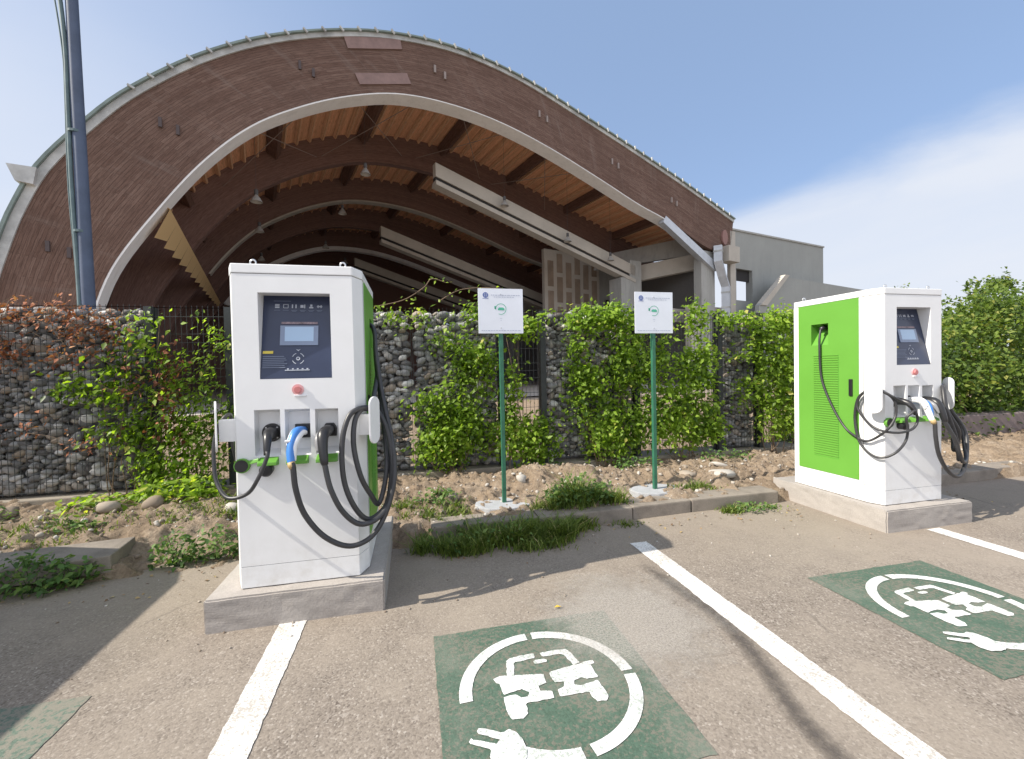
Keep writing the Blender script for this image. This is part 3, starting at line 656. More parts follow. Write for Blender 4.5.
        while z_ < 1.385:
            lv.quad((X2+sx*.0005, .39, z_), (X2+sx*.0005, .655, z_), (X2+sx*.006, .655, z_+.010), (X2+sx*.006, .39, z_+.010))
            lv.quad((X2+sx*.006, .39, z_+.010), (X2+sx*.006, .655, z_+.010), (X2+sx*.0005, .655, z_+.012), (X2+sx*.0005, .39, z_+.012)); z_ += .0235
        lv.build('louvre', MG, dr, fixn=False)
        m_ = MB(); m_.box(*sorted((X2, X2+sx*.0015)), .388, .392, .352, 1.39); m_.box(*sorted((X2, X2+sx*.0015)), .392, .657, .352, .356); m_.build('louvre_seam', simple('green_shadow_gap', (.08, .30, .03), .6), dr)
        m_ = MB(); m_.box(*sorted((X2, X2+sx*.012)), .246, .281, .988, 1.150); m_.build('handle', M_blk, dr, bevel=.005)
        m_ = MB(); m_.tube([(X_-sx*.085, .585, 1.675), (X_-sx*.03, .585, 1.67), (X_+sx*.0, .585, 1.655)], [.03, .026, .018], 14); m_.build('cable_gland', M_blk, t, smooth=True)
    # cables
    def cable(P, rr):
        if not near and rr > .012: P = [(x+.42*max(0, x-.72)+(.25*max(0, min(x, .72)-.36) if z < .72 else 0), y, z) for x, y, z in P]
        m = MB(); m.tube(spline(P, 7), rr, 12); return m.build('cable', M_rubc, t, smooth=True)
    cable([(.340, -.152, .785), (.350, -.16, .755), (.362, -.16, .622), (.405, -.15, .467), (.508, -.13, .317), (.644, -.1, .235), (.771, -.05, .266), (.863, 0, .408), (.915, .06, .62), (.90, .12, .845), (.860, .2, 1.03), (.825, .3, 1.20), (.79, .4, 1.42), (.775, .5, 1.60), (.74, .57, 1.67), (.68, .585, 1.675)], .0165)
    cable([(.52, -.13, .77), (.522, -.135, .74), (.553, -.15, .604), (.616, -.14, .462), (.706, -.1, .366), (.809, -.04, .374), (.880, .03, .464), (.905, .08, .65), (.87, .12, .915), (.80, .12, 1.062), (.775, .08, 1.075), (.70, .0, 1.072), (.645, -.04, 1.02),
           (.612, -.08, .867), (.62, -.1, .647), (.673, -.09, .478), (.742, -.04, .374), (.815, .02, .387), (.866, .08, .451), (.892, .12, .642), (.878, .2, .835), (.84, .28, 1.003), (.80, .4, 1.25), (.78, .48, 1.45), (.775, .55, 1.60)], .0165)
    cable([(.80, .48, 1.35), (.785, .2, 1.15), (.775, .10, 1.07), (.722, .03, 1.068), (.683, -.02, .998), (.676, -.05, .844), (.713, -.06, .657), (.765, -.01, .522), (.812, .06, .442), (.86, .12, .643), (.85, .2, .86), (.82, .3, 1.1), (.80, .48, 1.35)], .0165)
    if near:
        cable([(.198, -.115, .85), (.204, -.13, .82), (.156, -.14, .70), (.089, -.12, .611), (-.026, -.08, .586), (-.105, -.02, .665), (-.133, .02, .785), (-.137, .05, .913), (-.110, .08, 1.019), (-.080, .12, 1.060), (-.085, .17, 1.02), (-.10, .22, .85), (-.09, .30, .68), (-.08, .42, .75), (-.08, .52, 1.1), (-.075, .575, 1.45), (-.07, .585, 1.6), (-.045, .585, 1.66)], .0115)
    else:
        cable([(-.035, .585, 1.665), (-.06, .578, 1.63), (-.078, .572, 1.486), (-.072, .556, 1.157), (-.072, .448, .887), (-.073, .315, .683), (-.083, .19, .604), (-.082, .109, .578), (-.058, .039, .615), (-.045, -.06, .714), (.02, -.075, .832), (.012, -.07, .958), (-.04, -.03, 1.03), (-.085, .055, 1.055),
               (-.085, .10, 1.045), (-.083, .18, .964), (-.083, .209, .782), (-.084, .173, .582), (-.075, .089, .473), (-.04, .003, .440), (.018, -.075, .496), (.12, -.085, .595), (.146, -.085, .71), (.12, -.09, .80), (.15, -.115, .85), (.175, -.115, .87), (.197, -.11, .85)], .0105)
        cable([(-.085, .05, 1.060), (-.07, -.03, 1.045), (-.02, -.09, .992), (.092, -.10, .936), (.192, -.105, .867), (.233, -.105, .79), (.192, -.10, .711), (.059, -.09, .676), (-.05, -.03, .685), (-.075, .06, .725), (-.097, .134, .818), (-.10, .173, .91), (-.10, .133, 1.008), (-.085, .05, 1.060)], .0105)
    return t
make_charger((-1.053, 2.917, .2), 0, 'nearer white charging station with screen facing the camera and three cables', True)
make_charger((4.155, 3.070, .2), .0088, 'farther white charging station on the right showing its bright green louvred side', False)
for (nm, x0, x1, y0, y1, lab) in (('a', -1.224, -.212, 2.828, 4.08, 'rough grey concrete plinth under the nearer charger'), ('b', 4.021, 5.039, 2.956, 4.20, 'rough pinkish concrete plinth under the farther charger')):
    m = MB(); nx_ = 24
    bm = bmesh.new(); bmesh.ops.create_cube(bm, size=1)
    for v in bm.verts: v.co = Vector((x0+(v.co.x+.5)*(x1-x0), y0+(v.co.y+.5)*(y1-y0), -.05+(v.co.z+.5)*.25))
    bmesh.ops.bevel(bm, geom=[e for e in bm.edges], offset=.010, segments=2, affect='EDGES')
    bmesh.ops.subdivide_edges(bm, edges=[e for e in bm.edges if e.calc_length() > .1], cuts=16, use_grid_fill=True)
    for v in bm.verts:
        v.co.x += .004*(vnoise(v.co.y*7+3, v.co.z*9+5, 3, 5)-.5); v.co.y += .006*(float(vnoise(v.co.x*5+9, v.co.z*9+5, 3, 6))-.5); 
        if v.co.z > .15: v.co.z -= .006*float(vnoise(v.co.x*5+9, v.co.y*5+20, 3, 9))
    me = bpy.data.meshes.new('concrete_plinth'); bm.to_mesh(me); bm.free(); me.materials.append(M_plinth)
    for q in me.polygons: q.use_smooth = False
    o = bpy.data.objects.new('concrete_plinth', me); COL.objects.link(o); setp(o, lab, 'plinth', 'concrete plinths under the chargers')

# ------------------------------------------------------------------ signs
for (x, lab) in ((.875, 'white square notice on a green post, the one closer to the nearer charger'), (2.585, 'white square notice on a green post, the one closer to the farther charger')):
    t = empty('notice_sign', (x, 4.32, .13), lab, 'sign', 'white notices on green posts')
    m = MB(); m.box(-.02, .02, -.02, .02, -.03, 2.10); m.build('post', M_sgreen, t, bevel=.004)
    m = MB(); m.box(-.230, .230, -.028, -.022, 1.745, 2.195); pt = m.build('plate', M_sign, t, bevel=.002)
    for (bx, bz) in ((0, 1.80), (0, 2.14)):
        b_ = MB(); b_.tube([(bx, -.028, bz), (bx, -.032, bz)], [.007, .006], 10); b_.build('bolt', M_steel, pt)
    def pr_(name, rects, mat):
        m = MB()
        for (a, b, c, d) in rects: m.quad((a, -.0296, c), (b, -.0296, c), (b, -.0296, d), (a, -.0296, d))
        return m.build(name, mat, pt, fixn=False)
    zt = 2.195
    txt = []; xx0 = -.10
    while xx0 < .19: w_ = .012+.02*random.random(); txt.append((xx0, xx0+w_, zt-.070, zt-.062)); xx0 += w_+.006
    xx0 = -.07
    while xx0 < .14: w_ = .012+.02*random.random(); txt.append((xx0, xx0+w_, zt-.088, zt-.082)); xx0 += w_+.006
    xx0 = -.20
    while xx0 < .20: w_ = .012+.02*random.random(); txt.append((xx0, min(xx0+w_, .205), zt-.424, zt-.417)); xx0 += w_+.006
    txt += [(-.012, .012, zt-.300, zt-.296), (-.006, .006, zt-.32, zt-.315)]
    pr_('lettering', txt, M_sgy)
    m = MB(); cxx, czz = -.155, zt-.066
    m.quad(*[(cxx+.028*math.cos(a), -.0296, czz+.028*math.sin(a)) for a in np.linspace(0, 2*math.pi, 20, endpoint=False)])
    m.quad((cxx-.032, -.0296, czz-.036), (cxx+.032, -.0296, czz-.036), (cxx+.026, -.0296, czz-.030), (cxx-.026, -.0296, czz-.030))
    em = m.build('emblem', M_sbl, pt, fixn=False)
    m = MB(); 
    for q in range(4): a = R(45+90*q); m.quad(*[(cxx+.013*math.cos(a)+.006*math.cos(w_), -.0302, czz+.013*math.sin(a)+.006*math.sin(w_)) for w_ in np.linspace(0, 6.28, 8, endpoint=False)])
    m.build('emblem_detail', M_sgy, em, fixn=False)
    m = MB(); cz2 = zt-.205                                  # green plug-and-car ring
    for i in range(40):
        t0, t1 = R(-115+300*i/40), R(-115+300*(i+1)/40)
        m.quad(*[(q*math.cos(w_), -.0296, cz2+q*math.sin(w_)) for q, w_ in ((.050, t0), (.056, t0), (.056, t1), (.050, t1))])
    m.quad((-.030, -.0296, cz2-.012), (.036, -.0296, cz2-.012), (.036, -.0296, cz2+.004), (.024, -.0296, cz2+.016), (-.018, -.0296, cz2+.016), (-.030, -.0296, cz2+.004))
    m.quad((-.066, -.0296, cz2+.0), (-.050, -.0296, cz2+.0), (-.050, -.0296, cz2+.03), (-.066, -.0296, cz2+.03))
    m.build('pictogram', M_sgr, pt, fixn=False)
    m = MB(); m.box(-.205, .205, -.0296, -.028, .0, .0005); m = MB()
    k = 14; poly = [((.27+.05*random.random())*math.cos(2*math.pi*i/k), (.19+.04*random.random())*math.sin(2*math.pi*i/k), -.05) for i in range(k)]
    m.prism(poly, (0, 0, .075)); m.build('footing', M_pad, t, bevel=.012)

# ------------------------------------------------------------------ gabion fence
FY = 5.70
m = MB(); m.box(-6.5, 5.95, FY-.14, FY+.30, -.05, .235); o = m.build('concrete_footing', M_foot, bevel=.012)
setp(o, 'long low concrete footing running under the gabion fence', 'footing')
m = MB(); m.box(8.1, 15, FY-.1, FY+.25, -.05, .55); setp(m.build('concrete_footing', simple('purplish_concrete', (.20, .16, .155), .9, .2, 3), bevel=.02), 'low purplish concrete footing showing under the hedge at the right', 'footing')
def packed(x0, x1, z0, z1, r_):
    n = int((x1-x0)*(z1-z0)/(r_*r_*2.0)); P = np.stack([rng.uniform(x0, x1, n), rng.uniform(z0, z1, n)], 1)
    gx = rng.uniform(x0, x1, n*9); gz = rng.uniform(z0, z1, n*9); G = np.stack([gx, gz*1.55], 1)
    for _ in range(9):
        Q = P*np.array([1, 1.55]); own = np.zeros(len(G), int); best = np.full(len(G), 1e9)
        for a in range(0, len(Q), 128):
            d = ((G[:, None]-Q[None, a:a+128])**2).sum(2); j = d.argmin(1); dd = d[np.arange(len(G)), j]; w = dd < best; best[w] = dd[w]; own[w] = a+j[w]
        cnt = np.bincount(own, minlength=n); sx = np.bincount(own, G[:, 0], n); sz = np.bincount(own, G[:, 1], n); ok = cnt > 0
        P[ok, 0] = .65*sx[ok]/cnt[ok]+.35*P[ok, 0]; P[ok, 1] = .65*sz[ok]/cnt[ok]/1.55+.35*P[ok, 1]
    area = cnt/9.0/n*(x1-x0)*(z1-z0)*1.0*9/9
    area = cnt/len(G)*(x1-x0)*(z1-z0)
    return P, np.sqrt(np.maximum(area, r_*r_*.3)/math.pi)
def mesh_panel(name, parent, x0, x1, z0, z1, y, px_=.055, dense=True):
    m = MB()
    def wire(a, b, w):
        a = Vector(a); b = Vector(b)
        if abs(a.x-b.x) < 1e-6: m.box(a.x-w, a.x+w, a.y-w, a.y+w, min(a.z, b.z), max(a.z, b.z))
        else: m.box(min(a.x, b.x), max(a.x, b.x), a.y-w, a.y+w, a.z-w, a.z+w)
    x_ = x0
    while x_ <= x1+1e-4: wire((x_, y, z0), (x_, y, z1+.02), .0021); x_ += px_
    z_ = z0+.03
    while z_ <= z1: wire((x0, y-.007, z_), (x1, y-.007, z_), .0027); z_ += .20 if (round((z_-z0)/.2) % 2) else .10
    wire((x0, y-.007, z1-.005), (x1, y-.007, z1-.005), .0027)
    return m.build(name, M_wire, parent, fixn=False)
TOP = 2.30
def gabion(x0, x1, label, r_=.053):
    t = empty('gabion', ((x0+x1)/2, FY, .235), label, 'gabion', 'stone filled gabions of the fence'); cx_ = (x0+x1)/2
    P, rad = packed(x0+.03, x1-.03, .27, TOP-.03, r_); n = len(P)
    C = np.stack([P[:, 0]-cx_, FY+.02+rng.normal(size=n)*.012-FY+.02, P[:, 1]-.235], 1)
    S = np.stack([rad*1.30, rad*1.05, rad*.78], 1)*(1+.10*rng.normal(size=(n, 1)))
    P2, rad2 = packed(x0+.05, x1-.05, .27, TOP-.03, r_*1.25); n2 = len(P2)
    C2 = np.stack([P2[:, 0]-cx_, np.full(n2, .14), P2[:, 1]-.235], 1); S2 = np.stack([rad2*1.35, rad2*1.2, rad2*.95], 1)
    tone = rng.beta(1.5, 1.9, n+n2)
    so_ = stones('stone_fill', np.concatenate([C, C2]), np.concatenate([S, S2]), M_stone, t, tone=tone); setp(so_, kind='stuff')
    mesh_panel('wire_mesh', t, x0-cx_, x1-cx_, .03, TOP-.235, -.052); mesh_panel('wire_mesh', t, x0-cx_, x1-cx_, .03, TOP-.235, .25)
    return t
GB = [(-6.3, -4.62, 'stone gabion just outside the left edge'), (-4.60, -2.90, 'stone gabion at the far left under dead red creeper'), (-2.06, -.02, 'stone gabion seen past the right side of the nearer charger, second half hidden behind it'),
      (.0, 1.12, 'stone gabion left of the first sign, half overgrown'), (1.76, 3.09, 'stone gabion between the two signs, seen through creeper'), (4.52, 5.17, 'narrow stone gabion in deep shade between the second sign and the farther charger')]
for a, b, lab in GB: gabion(a, b, lab)
for a, b, lab in ((-2.86, -2.10, 'open wire mesh panel between gabions left of the nearer charger'), (1.16, 1.70, 'open wire mesh panel right of the first sign'), (3.16, 4.44, 'open wire mesh panel right of the second sign'), (5.24, 5.93, 'open wire mesh panel next to the farther charger')):
    t = empty('mesh_panel', ((a+b)/2, FY, .235), lab, 'wire panel', 'open wire panels of the fence'); mesh_panel('wire_mesh', t, -(b-a)/2, (b-a)/2, .03, TOP-.235, .0, .055)
for x, lab in ((-4.61, 'at the far left'), (-2.88, 'overgrown, left of the nearer charger'), (-2.08, 'just left of the nearer charger'), (1.14, 'behind the first sign'), (1.72, 'dark and bare, between the signs'), (3.12, 'left of the second sign'), (4.48, 'right of the second sign'), (5.20, 'in creeper near the farther charger'), (5.95, 'hidden behind the farther charger')):
    m = MB(); m.box(-.038, .038, -.075, -.02, 0, TOP-.235+.0); m.box(-.038, .038, .0, .06, 0, TOP-.24)
    o = m.build('fence_post', M_post, loc=(x, FY, .235)); setp(o, 'dark steel fence post '+lab, 'fence post', 'steel posts of the fence')

# ------------------------------------------------------------------ creepers
def clump_points(specs):
    """specs: (cx, cz, rx, rz, n, depth0) ellipse patches on the fence face"""
    out = []
    for (cx_, cz_, rx, rz, n) in specs:
        k = max(1, n//14); cen = np.stack([cx_+rx*(rng.random(k)*2-1)*rng.random(k)**.3, cz_+rz*(rng.random(k)*2-1)*rng.random(k)**.3], 1)
        own = rng.integers(0, k, n); q = cen[own]+rng.normal(size=(n, 2))*np.array([.085, .075])
        y_ = FY-.09-np.abs(rng.normal(size=n))*.085-.05*rng.random(k)[own]
        out.append(np.stack([q[:, 0], y_, q[:, 1]], 1))
    return np.concatenate(out)
def vine(specs, label, size=.075, stems=5, mat=None, extra=None, tone_shift=0, root_x=None):
    dead = mat is M_dead
    P = clump_points([(a, b, c, d, int(n*(1.6 if dead else 2.3))) for a, b, c, d, n in specs]); P = P[P[:, 2] > .14]; P[:, 2] = np.minimum(P[:, 2], 2.50+.1*rng.random(len(P)))
    cx_ = float(P[:, 0].mean()) if root_x is None else root_x
    t = empty('creeper', (cx_, FY-.2, .15), label, 'creeper', 'creepers growing on the fence')
    P = P-np.array([cx_, FY-.2, .15]); tone = .42+.22*rng.normal(size=len(P))+.18*(vnoise(P[:, 0]*3+20, P[:, 2]*3+20, 1.2, 11)-.5)*2+tone_shift
    leaves('foliage', P, size if dead else size*.80, mat or M_leaf, t, tone)
    m = MB()
    for i in range(stems):
        j = P[rng.integers(0, len(P))]; a = Vector((rng.normal()*.12, 0, 0)); b = Vector(j); mid = (a+b)/2+Vector((rng.normal()*.12, .03, rng.normal()*.1))
        if dead:                                   # dry runners lying along the stones
            q = Vector(P[rng.integers(0, len(P))]); d_ = q-b
            if d_.length > .5: q = b+d_*(.5/d_.length)
            mid = (b+q)/2+Vector((0, -.02, .06*rng.normal())); m.tube(spline([b, mid, q], 6), .003, 5); continue
        m.tube(spline([a, (a*.6+mid*.4)+Vector((rng.normal()*.05, 0, 0)), mid, b], 5), [.007]*5+[.005]*6+[.003]*5, 5)
    m.build('stem', M_stem, t, smooth=True)
    return t
vine([(-2.95, 1.9, .30, .25, 90), (-3.1, 1.55, .30, .18, 70), (-3.35, 1.30, .35, .07, 70), (-2.95, 1.0, .12, .35, 100), (-3.3, .92, .30, .10, 60), (-2.75, .75, .25, .3, 150), (-3.65, 1.42, .22, .06, 50)], 'loose green creeper trailing over the left gabion beside the dark post', .085, 9)
vine([(-2.45, 1.5, .38, .35, 260), (-2.4, .9, .40, .45, 620), (-2.2, 2.0, .15, .15, 50), (-2.55, .4, .45, .2, 330)], 'dense green creeper filling the wire panel left of the nearer charger', .075, 7)
vine([(-1.2, 1.2, .5, .7, 300)], 'creeper hidden behind the nearer charger', .07, 4)
vine([(.55, .85, .40, .42, 900), (.75, 1.55, .28, .35, 420), (.3, .55, .30, .25, 330), (.0, 2.2, .5, .06, 60), (.9, 2.25, .25, .1, 120), (.12, 1.1, .2, .2, 70), (.45, 1.95, .3, .15, 80)], 'bushy creeper on the gabion left of the first sign', .08, 9)
vine([(1.5, .60, .38, .33, 620), (1.40, 2.1, .30, .16, 220), (1.25, 1.3, .10, .4, 130), (1.15, .7, .15, .35, 200)], 'creeper framing the open wire panel right of the first sign', .08, 8)
vine([(2.55, 2.2, .6, .14, 560), (2.9, 1.6, .28, .5, 620), (2.3, 1.2, .28, .45, 430), (2.75, .65, .5, .38, 680), (2.15, 1.75, .14, .3, 110)], 'creeper between the two signs with gaps showing stone', .08, 10)
vine([(3.35, 1.6, .25, .3, 260), (3.6, .85, .50, .5, 1150), (4.0, 1.5, .28, .4, 560), (3.4, 2.15, .25, .1, 100), (4.0, 2.2, .12, .28, 160), (4.2, .7, .25, .35, 330)], 'thick creeper right of the second sign reaching the ground', .08, 10)
vine([(5.3, 1.75, .45, .45, 760), (5.35, .9, .42, .5, 560), (4.75, 2.2, .35, .08, 130), (4.8, 1.35, .3, .5, 90), (5.65, 1.3, .30, .7, 480), (5.5, 2.2, .4, .12, 260)], 'creeper beside the farther charger with brownish leaves below', .08, 9, tone_shift=.05)
vine([(-4.35, 2.1, .35, .14, 170), (-3.9, 2.2, .5, .08, 150), (-3.35, 2.0, .35, .2, 230), (-4.15, 1.75, .22, .12, 90), (-3.7, 1.75, .4, .12, 90), (-3.0, 1.4, .08, .35, 60), (-3.9, 1.0, .08, .05, 22), (-3.55, .85, .06, .05, 18), (-3.3, .78, .08, .04, 16), (-4.25, .95, .06, .04, 10)], 'dead reddish brown creeper drying on top of the left gabion', .05, 26, M_dead)
vine([(-2.62, 1.3, .06, .6, 220)], 'brown dried creeper hanging in the wire panel left of the nearer charger', .06, 6, M_dead, tone_shift=-.25)
# long tendrils on top
for (pts, lab) in (([(-.45, FY-.1, 2.32), (-.1, FY-.15, 2.40), (.15, FY-.2, 2.55), (.25, FY-.2, 2.66), (.42, FY-.2, 2.62)], 'thin tendril arching above the gabion left of the first sign'), ([(.35, FY-.15, 2.4), (.6, FY-.2, 2.53), (.95, FY-.22, 2.56), (1.25, FY-.22, 2.52)], 'bare tendril reaching behind the top of the first sign')):
    m = MB(); m.tube(spline(pts, 6), .006, 6); o = m.build('tendril', M_stem, smooth=True); setp(o, lab, 'tendril', 'creeper tendrils standing up')
    Pn = np.array([q[:] for q in spline(pts, 3)]); Pn = np.repeat(Pn, 2, 0)+rng.normal(size=(len(Pn)*2, 3))*.025; leaves('foliage', Pn, .05, M_leaf, o)

# ------------------------------------------------------------------ hedge and trees
def bush(name, cx_, cy_, z0, rx, ry, h, n, size, label, cat, group, trunk=True, mat=None):
    t = empty(name, (cx_, cy_, z0), label, cat, group)
    k = max(8, n//80); a = rng.random(k)*6.283; zz_ = rng.random(k); rr_ = np.sqrt(rng.random(k))
    prof = np.sqrt(np.clip(1-((zz_-.42)/.62)**2, .02, 1))
    C = np.stack([rx*rr_*np.cos(a)*prof, ry*rr_*np.sin(a)*prof, h*zz_*(.86+.14*rng.random(k))], 1)
    own = rng.integers(0, k, n); P = C[own]+rng.normal(size=(n, 3))*np.array([.16, .16, .13])*min(1.6, max(.6, rx))
    P[:, 2] = np.maximum(P[:, 2], .03)
    ns = max(3, int(rx*9)); sa = rng.random(ns)*6.283; sr = rng.random(ns)*.8; sp_n = 26      # shoots standing out of the top
    base_ = np.stack([rx*sr*np.cos(sa), ry*sr*np.sin(sa), np.full(ns, h*.86)], 1); tip_ = base_+np.stack([rng.normal(size=ns)*.14, rng.normal(size=ns)*.1, .15+.32*rng.random(ns)], 1)*max(1, h/3)
    tt = rng.random((ns, sp_n, 1)); Ps = (base_[:, None]*(1-tt)+tip_[:, None]*tt).reshape(-1, 3)+rng.normal(size=(ns*sp_n, 3))*.035*max(1, h/3)
    P = np.concatenate([P, Ps]); own = np.concatenate([own, rng.integers(0, k, len(Ps))]); n = len(P)
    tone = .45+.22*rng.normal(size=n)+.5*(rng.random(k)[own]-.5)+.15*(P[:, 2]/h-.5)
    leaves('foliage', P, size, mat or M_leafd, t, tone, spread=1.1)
    m = MB()
    m.tube(spline([(0, 0, -.05), (.03, .02, h*.35), (-.03, .0, h*.75)], 4), np.linspace(.05, .015, 9).tolist(), 7)
    for i in range(7):
        c = C[rng.integers(0, k)]; z_ = .15*h+.4*h*random.random(); m.tube(spline([(0, 0, z_), (c[0]*.5, c[1]*.5, (z_+c[2])/2+.05), tuple(c)], 4), np.linspace(.022, .006, 9).tolist(), 5)
    m.build('trunk' if cat == 'tree' else 'stem', M_stem, t, smooth=True)
    return t
HG = 'shrubs of the hedge behind the farther charger'
for (x, y, rx, h, lab) in ((6.9, 6.15, .9, 1.95, 'hedge shrub mostly hidden behind the farther charger'), (8.3, 6.1, 1.0, 1.95, 'hedge shrub just right of the farther charger'), (9.7, 6.2, 1.05, 2.15, 'middle hedge shrub, lower and rounder than its right neighbour'),
                           (11.0, 6.3, 1.1, 2.75, 'tall hedge shrub with a ragged top near the right edge'), (12.4, 6.4, 1.2, 2.85, 'hedge shrub cut off by the right edge'), (13.9, 6.5, 1.2, 3.0, 'hedge shrub outside the right edge')):
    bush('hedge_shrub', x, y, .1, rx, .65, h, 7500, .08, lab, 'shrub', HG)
for (x, y, rx, h, n, lab) in ((14.9, 10.5, .6, 4.05, 900, 'thin tree top just above the farther charger'), (31, 18.5, 2.2, 4.3, 2200, 'distant tree top above the right part of the hedge'), (36.5, 20, 2.3, 7.0, 3500, 'distant tree top at the right edge')):
    bush('tree', x, y, 0, rx, rx*.8, h, n, .11 if y < 15 else .22, lab, 'tree', 'trees beyond the fence', mat=M_leafd)

# ------------------------------------------------------------------ weeds, grass, stones
def blades(name, cx_, cy_, rx, ry, n, h, label, cat, mat=M_grass, zfun=None, group=None):
    k = max(3, int(rx*ry*170)+3); ca = rng.random(k)*6.283; cq = np.sqrt(rng.random(k)); own = rng.integers(0, k, n)
    cs1 = .035+.05*rng.random(k); x = (rx*cq*np.cos(ca))[own]+rng.normal(size=n)*cs1[own]; y = (ry*cq*np.sin(ca))[own]+rng.normal(size=n)*cs1[own]*.7
    q = cq[own]; z = (zfun(cx_+x, cy_+y) if zfun else np.zeros(n)); h = h*(.45+.75*rng.random(k))[own]
    hh = h*(.4+.8*rng.random(n))*(1-.45*q); di = rng.random(n)*6.283; ln = hh*(.35+.7*rng.random(n)); w = .0035+.003*rng.random(n)
    dx, dy = np.cos(di), np.sin(di)
    V = []
    for (tt, ww) in ((0, 1), (.5, .8), (1, .12)):
        bx = x+dx*ln*tt**1.6; by = y+dy*ln*tt**1.6; bz = z+hh*(tt-.25*tt*tt)
        V += [np.stack([bx-dy*w*ww, by+dx*w*ww, bz], 1), np.stack([bx+dy*w*ww, by-dx*w*ww, bz], 1)]
    V = np.stack(V, 1).reshape(-1, 3); F = np.concatenate([np.array([[0, 1, 3, 2], [2, 3, 5, 4]])+6*i for i in range(n)]) if n < 1 else (np.array([[0, 1, 3, 2], [2, 3, 5, 4]])[None]+6*np.arange(n)[:, None, None]).reshape(-1, 4)
    o = npmesh(name, V, F, mat, np.repeat(np.clip(.45+.25*rng.normal(size=n), 0, 1), 6)); o.location = (cx_, cy_, 0)
    return setp(o, label, cat, group)
def weed(cx_, cy_, rx, h, n, size, label, group='leafy weeds along the soil strip', zfun=soil_h, z0=None, mat=M_weed):
    t_z = float(zfun(np.array([cx_]), np.array([cy_]))[0]) if z0 is None else z0
    t = empty('weed_clump', (cx_, cy_, t_z), label, 'weed', group)
    a = rng.random(n)*6.283; q = np.sqrt(rng.random(n)); P = np.stack([rx*q*np.cos(a), rx*.5*q*np.sin(a), .02+h*(1-.6*q*q)*rng.random(n)], 1)
    leaves('foliage', P, size, mat, t, nrm=np.array([-.1, -.3, 1.0]), aspect=.55)
    m = MB()
    for i in range(8): j = P[rng.integers(0, n)]; m.tube([(0, 0, -.02), (j[0]*.5, j[1]*.5, j[2]*.6), tuple(j)], [.004, .003, .002], 4)
    m.build('stem', M_weed, t)
flat = lambda x, y: np.zeros_like(x)
GG = 'grass tufts along the kerb'
setp(blades('grass', .72, 3.72, .92, .24, 7000, .26, 'long ragged grass growing over the kerb right of the nearer charger', 'grass', zfun=flat), kind='stuff')
blades('grass_tuft', 1.60, 4.12, .42, .17, 2200, .30, 'bright leafy grass tuft on the soil between the signs', 'grass tuft', zfun=soil_h, group=GG)
blades('grass_tuft', 3.37, 3.83, .30, .06, 500, .10, 'low grass tuft on the asphalt at the kerb beside the farther charger', 'grass tuft', zfun=flat, group=GG)
blades('grass_tuft', 3.05, 4.3, .25, .10, 300, .12, 'small grass tuft behind the kerb right of the second sign', 'grass tuft', zfun=soil_h, group=GG)
blades('grass_tuft', 1.95, 3.78, .12, .04, 120, .06, 'tiny grass tuft at the foot of the kerb in the shadow edge', 'grass tuft', zfun=flat, group=GG)
blades('grass_tuft', .15, 4.3, .35, .25, 900, .13, 'grass tuft on soil between the nearer charger and the first sign', 'grass tuft', zfun=soil_h, group=GG)
setp(blades('grass', -3.3, 4.6, .8, .35, 700, .10, 'thin yellowish grass on the soil at the far left', 'grass', zfun=soil_h), kind='stuff')
setp(blades('grass', -1.9, 4.75, .5, .3, 700, .12, 'grass on the soil just left of the nearer charger', 'grass', zfun=soil_h), kind='stuff')
weed(1.60, 4.12, .36, .28, 600, .045, 'leafy weeds mixed into the grass tuft between the signs')
weed(-2.66, 3.70, .26, .30, 420, .05, 'broad leafed weed in shade at the lower left over the slab', z0=.0)
weed(-2.42, 3.74, .16, .22, 130, .055, 'smaller shaded weed at the end of the loose slab', z0=.0)
weed(-1.88, 3.92, .17, .30, 300, .045, 'leafy weed at the end of the shadow left of the nearer charger', z0=.0)
weed(-1.62, 3.98, .18, .32, 260, .045, 'pale leafy weed close to the nearer charger', z0=.0)
weed(-1.35, 4.0, .14, .16, 90, .055, 'weed beside the plinth of the nearer charger', z0=.0)
weed(-2.45, 5.25, .45, .28, 420, .085, 'bright broad leafed plants below the wire panel left of the nearer charger', mat=M_leaf)
weed(-3.1, 5.1, .35, .16, 110, .08, 'scattered yellow green plants in front of the footing', mat=M_leaf)
weed(-2.95, 4.6, .2, .12, 60, .06, 'small weed on the soil left of centre shade')
weed(-3.9, 4.9, .3, .15, 80, .07, 'weed near the left edge in front of the footing')
weed(.2, 4.45, .25, .12, 160, .045, 'low weeds on soil behind the cables of the nearer charger')
weed(.55, 3.74, .6, .2, 260, .04, 'weeds mixed into the long grass at the kerb', z0=.0)
weed(3.4, 3.80, .25, .07, 110, .04, 'low weeds mixed with grass beside the farther charger', z0=.0)
weed(2.9, 5.3, .35, .14, 130, .06, 'sparse plants at the foot of the creeper by the second sign')
weed(4.2, 5.2, .4, .14, 120, .05, 'sparse plants below the shaded gabion')
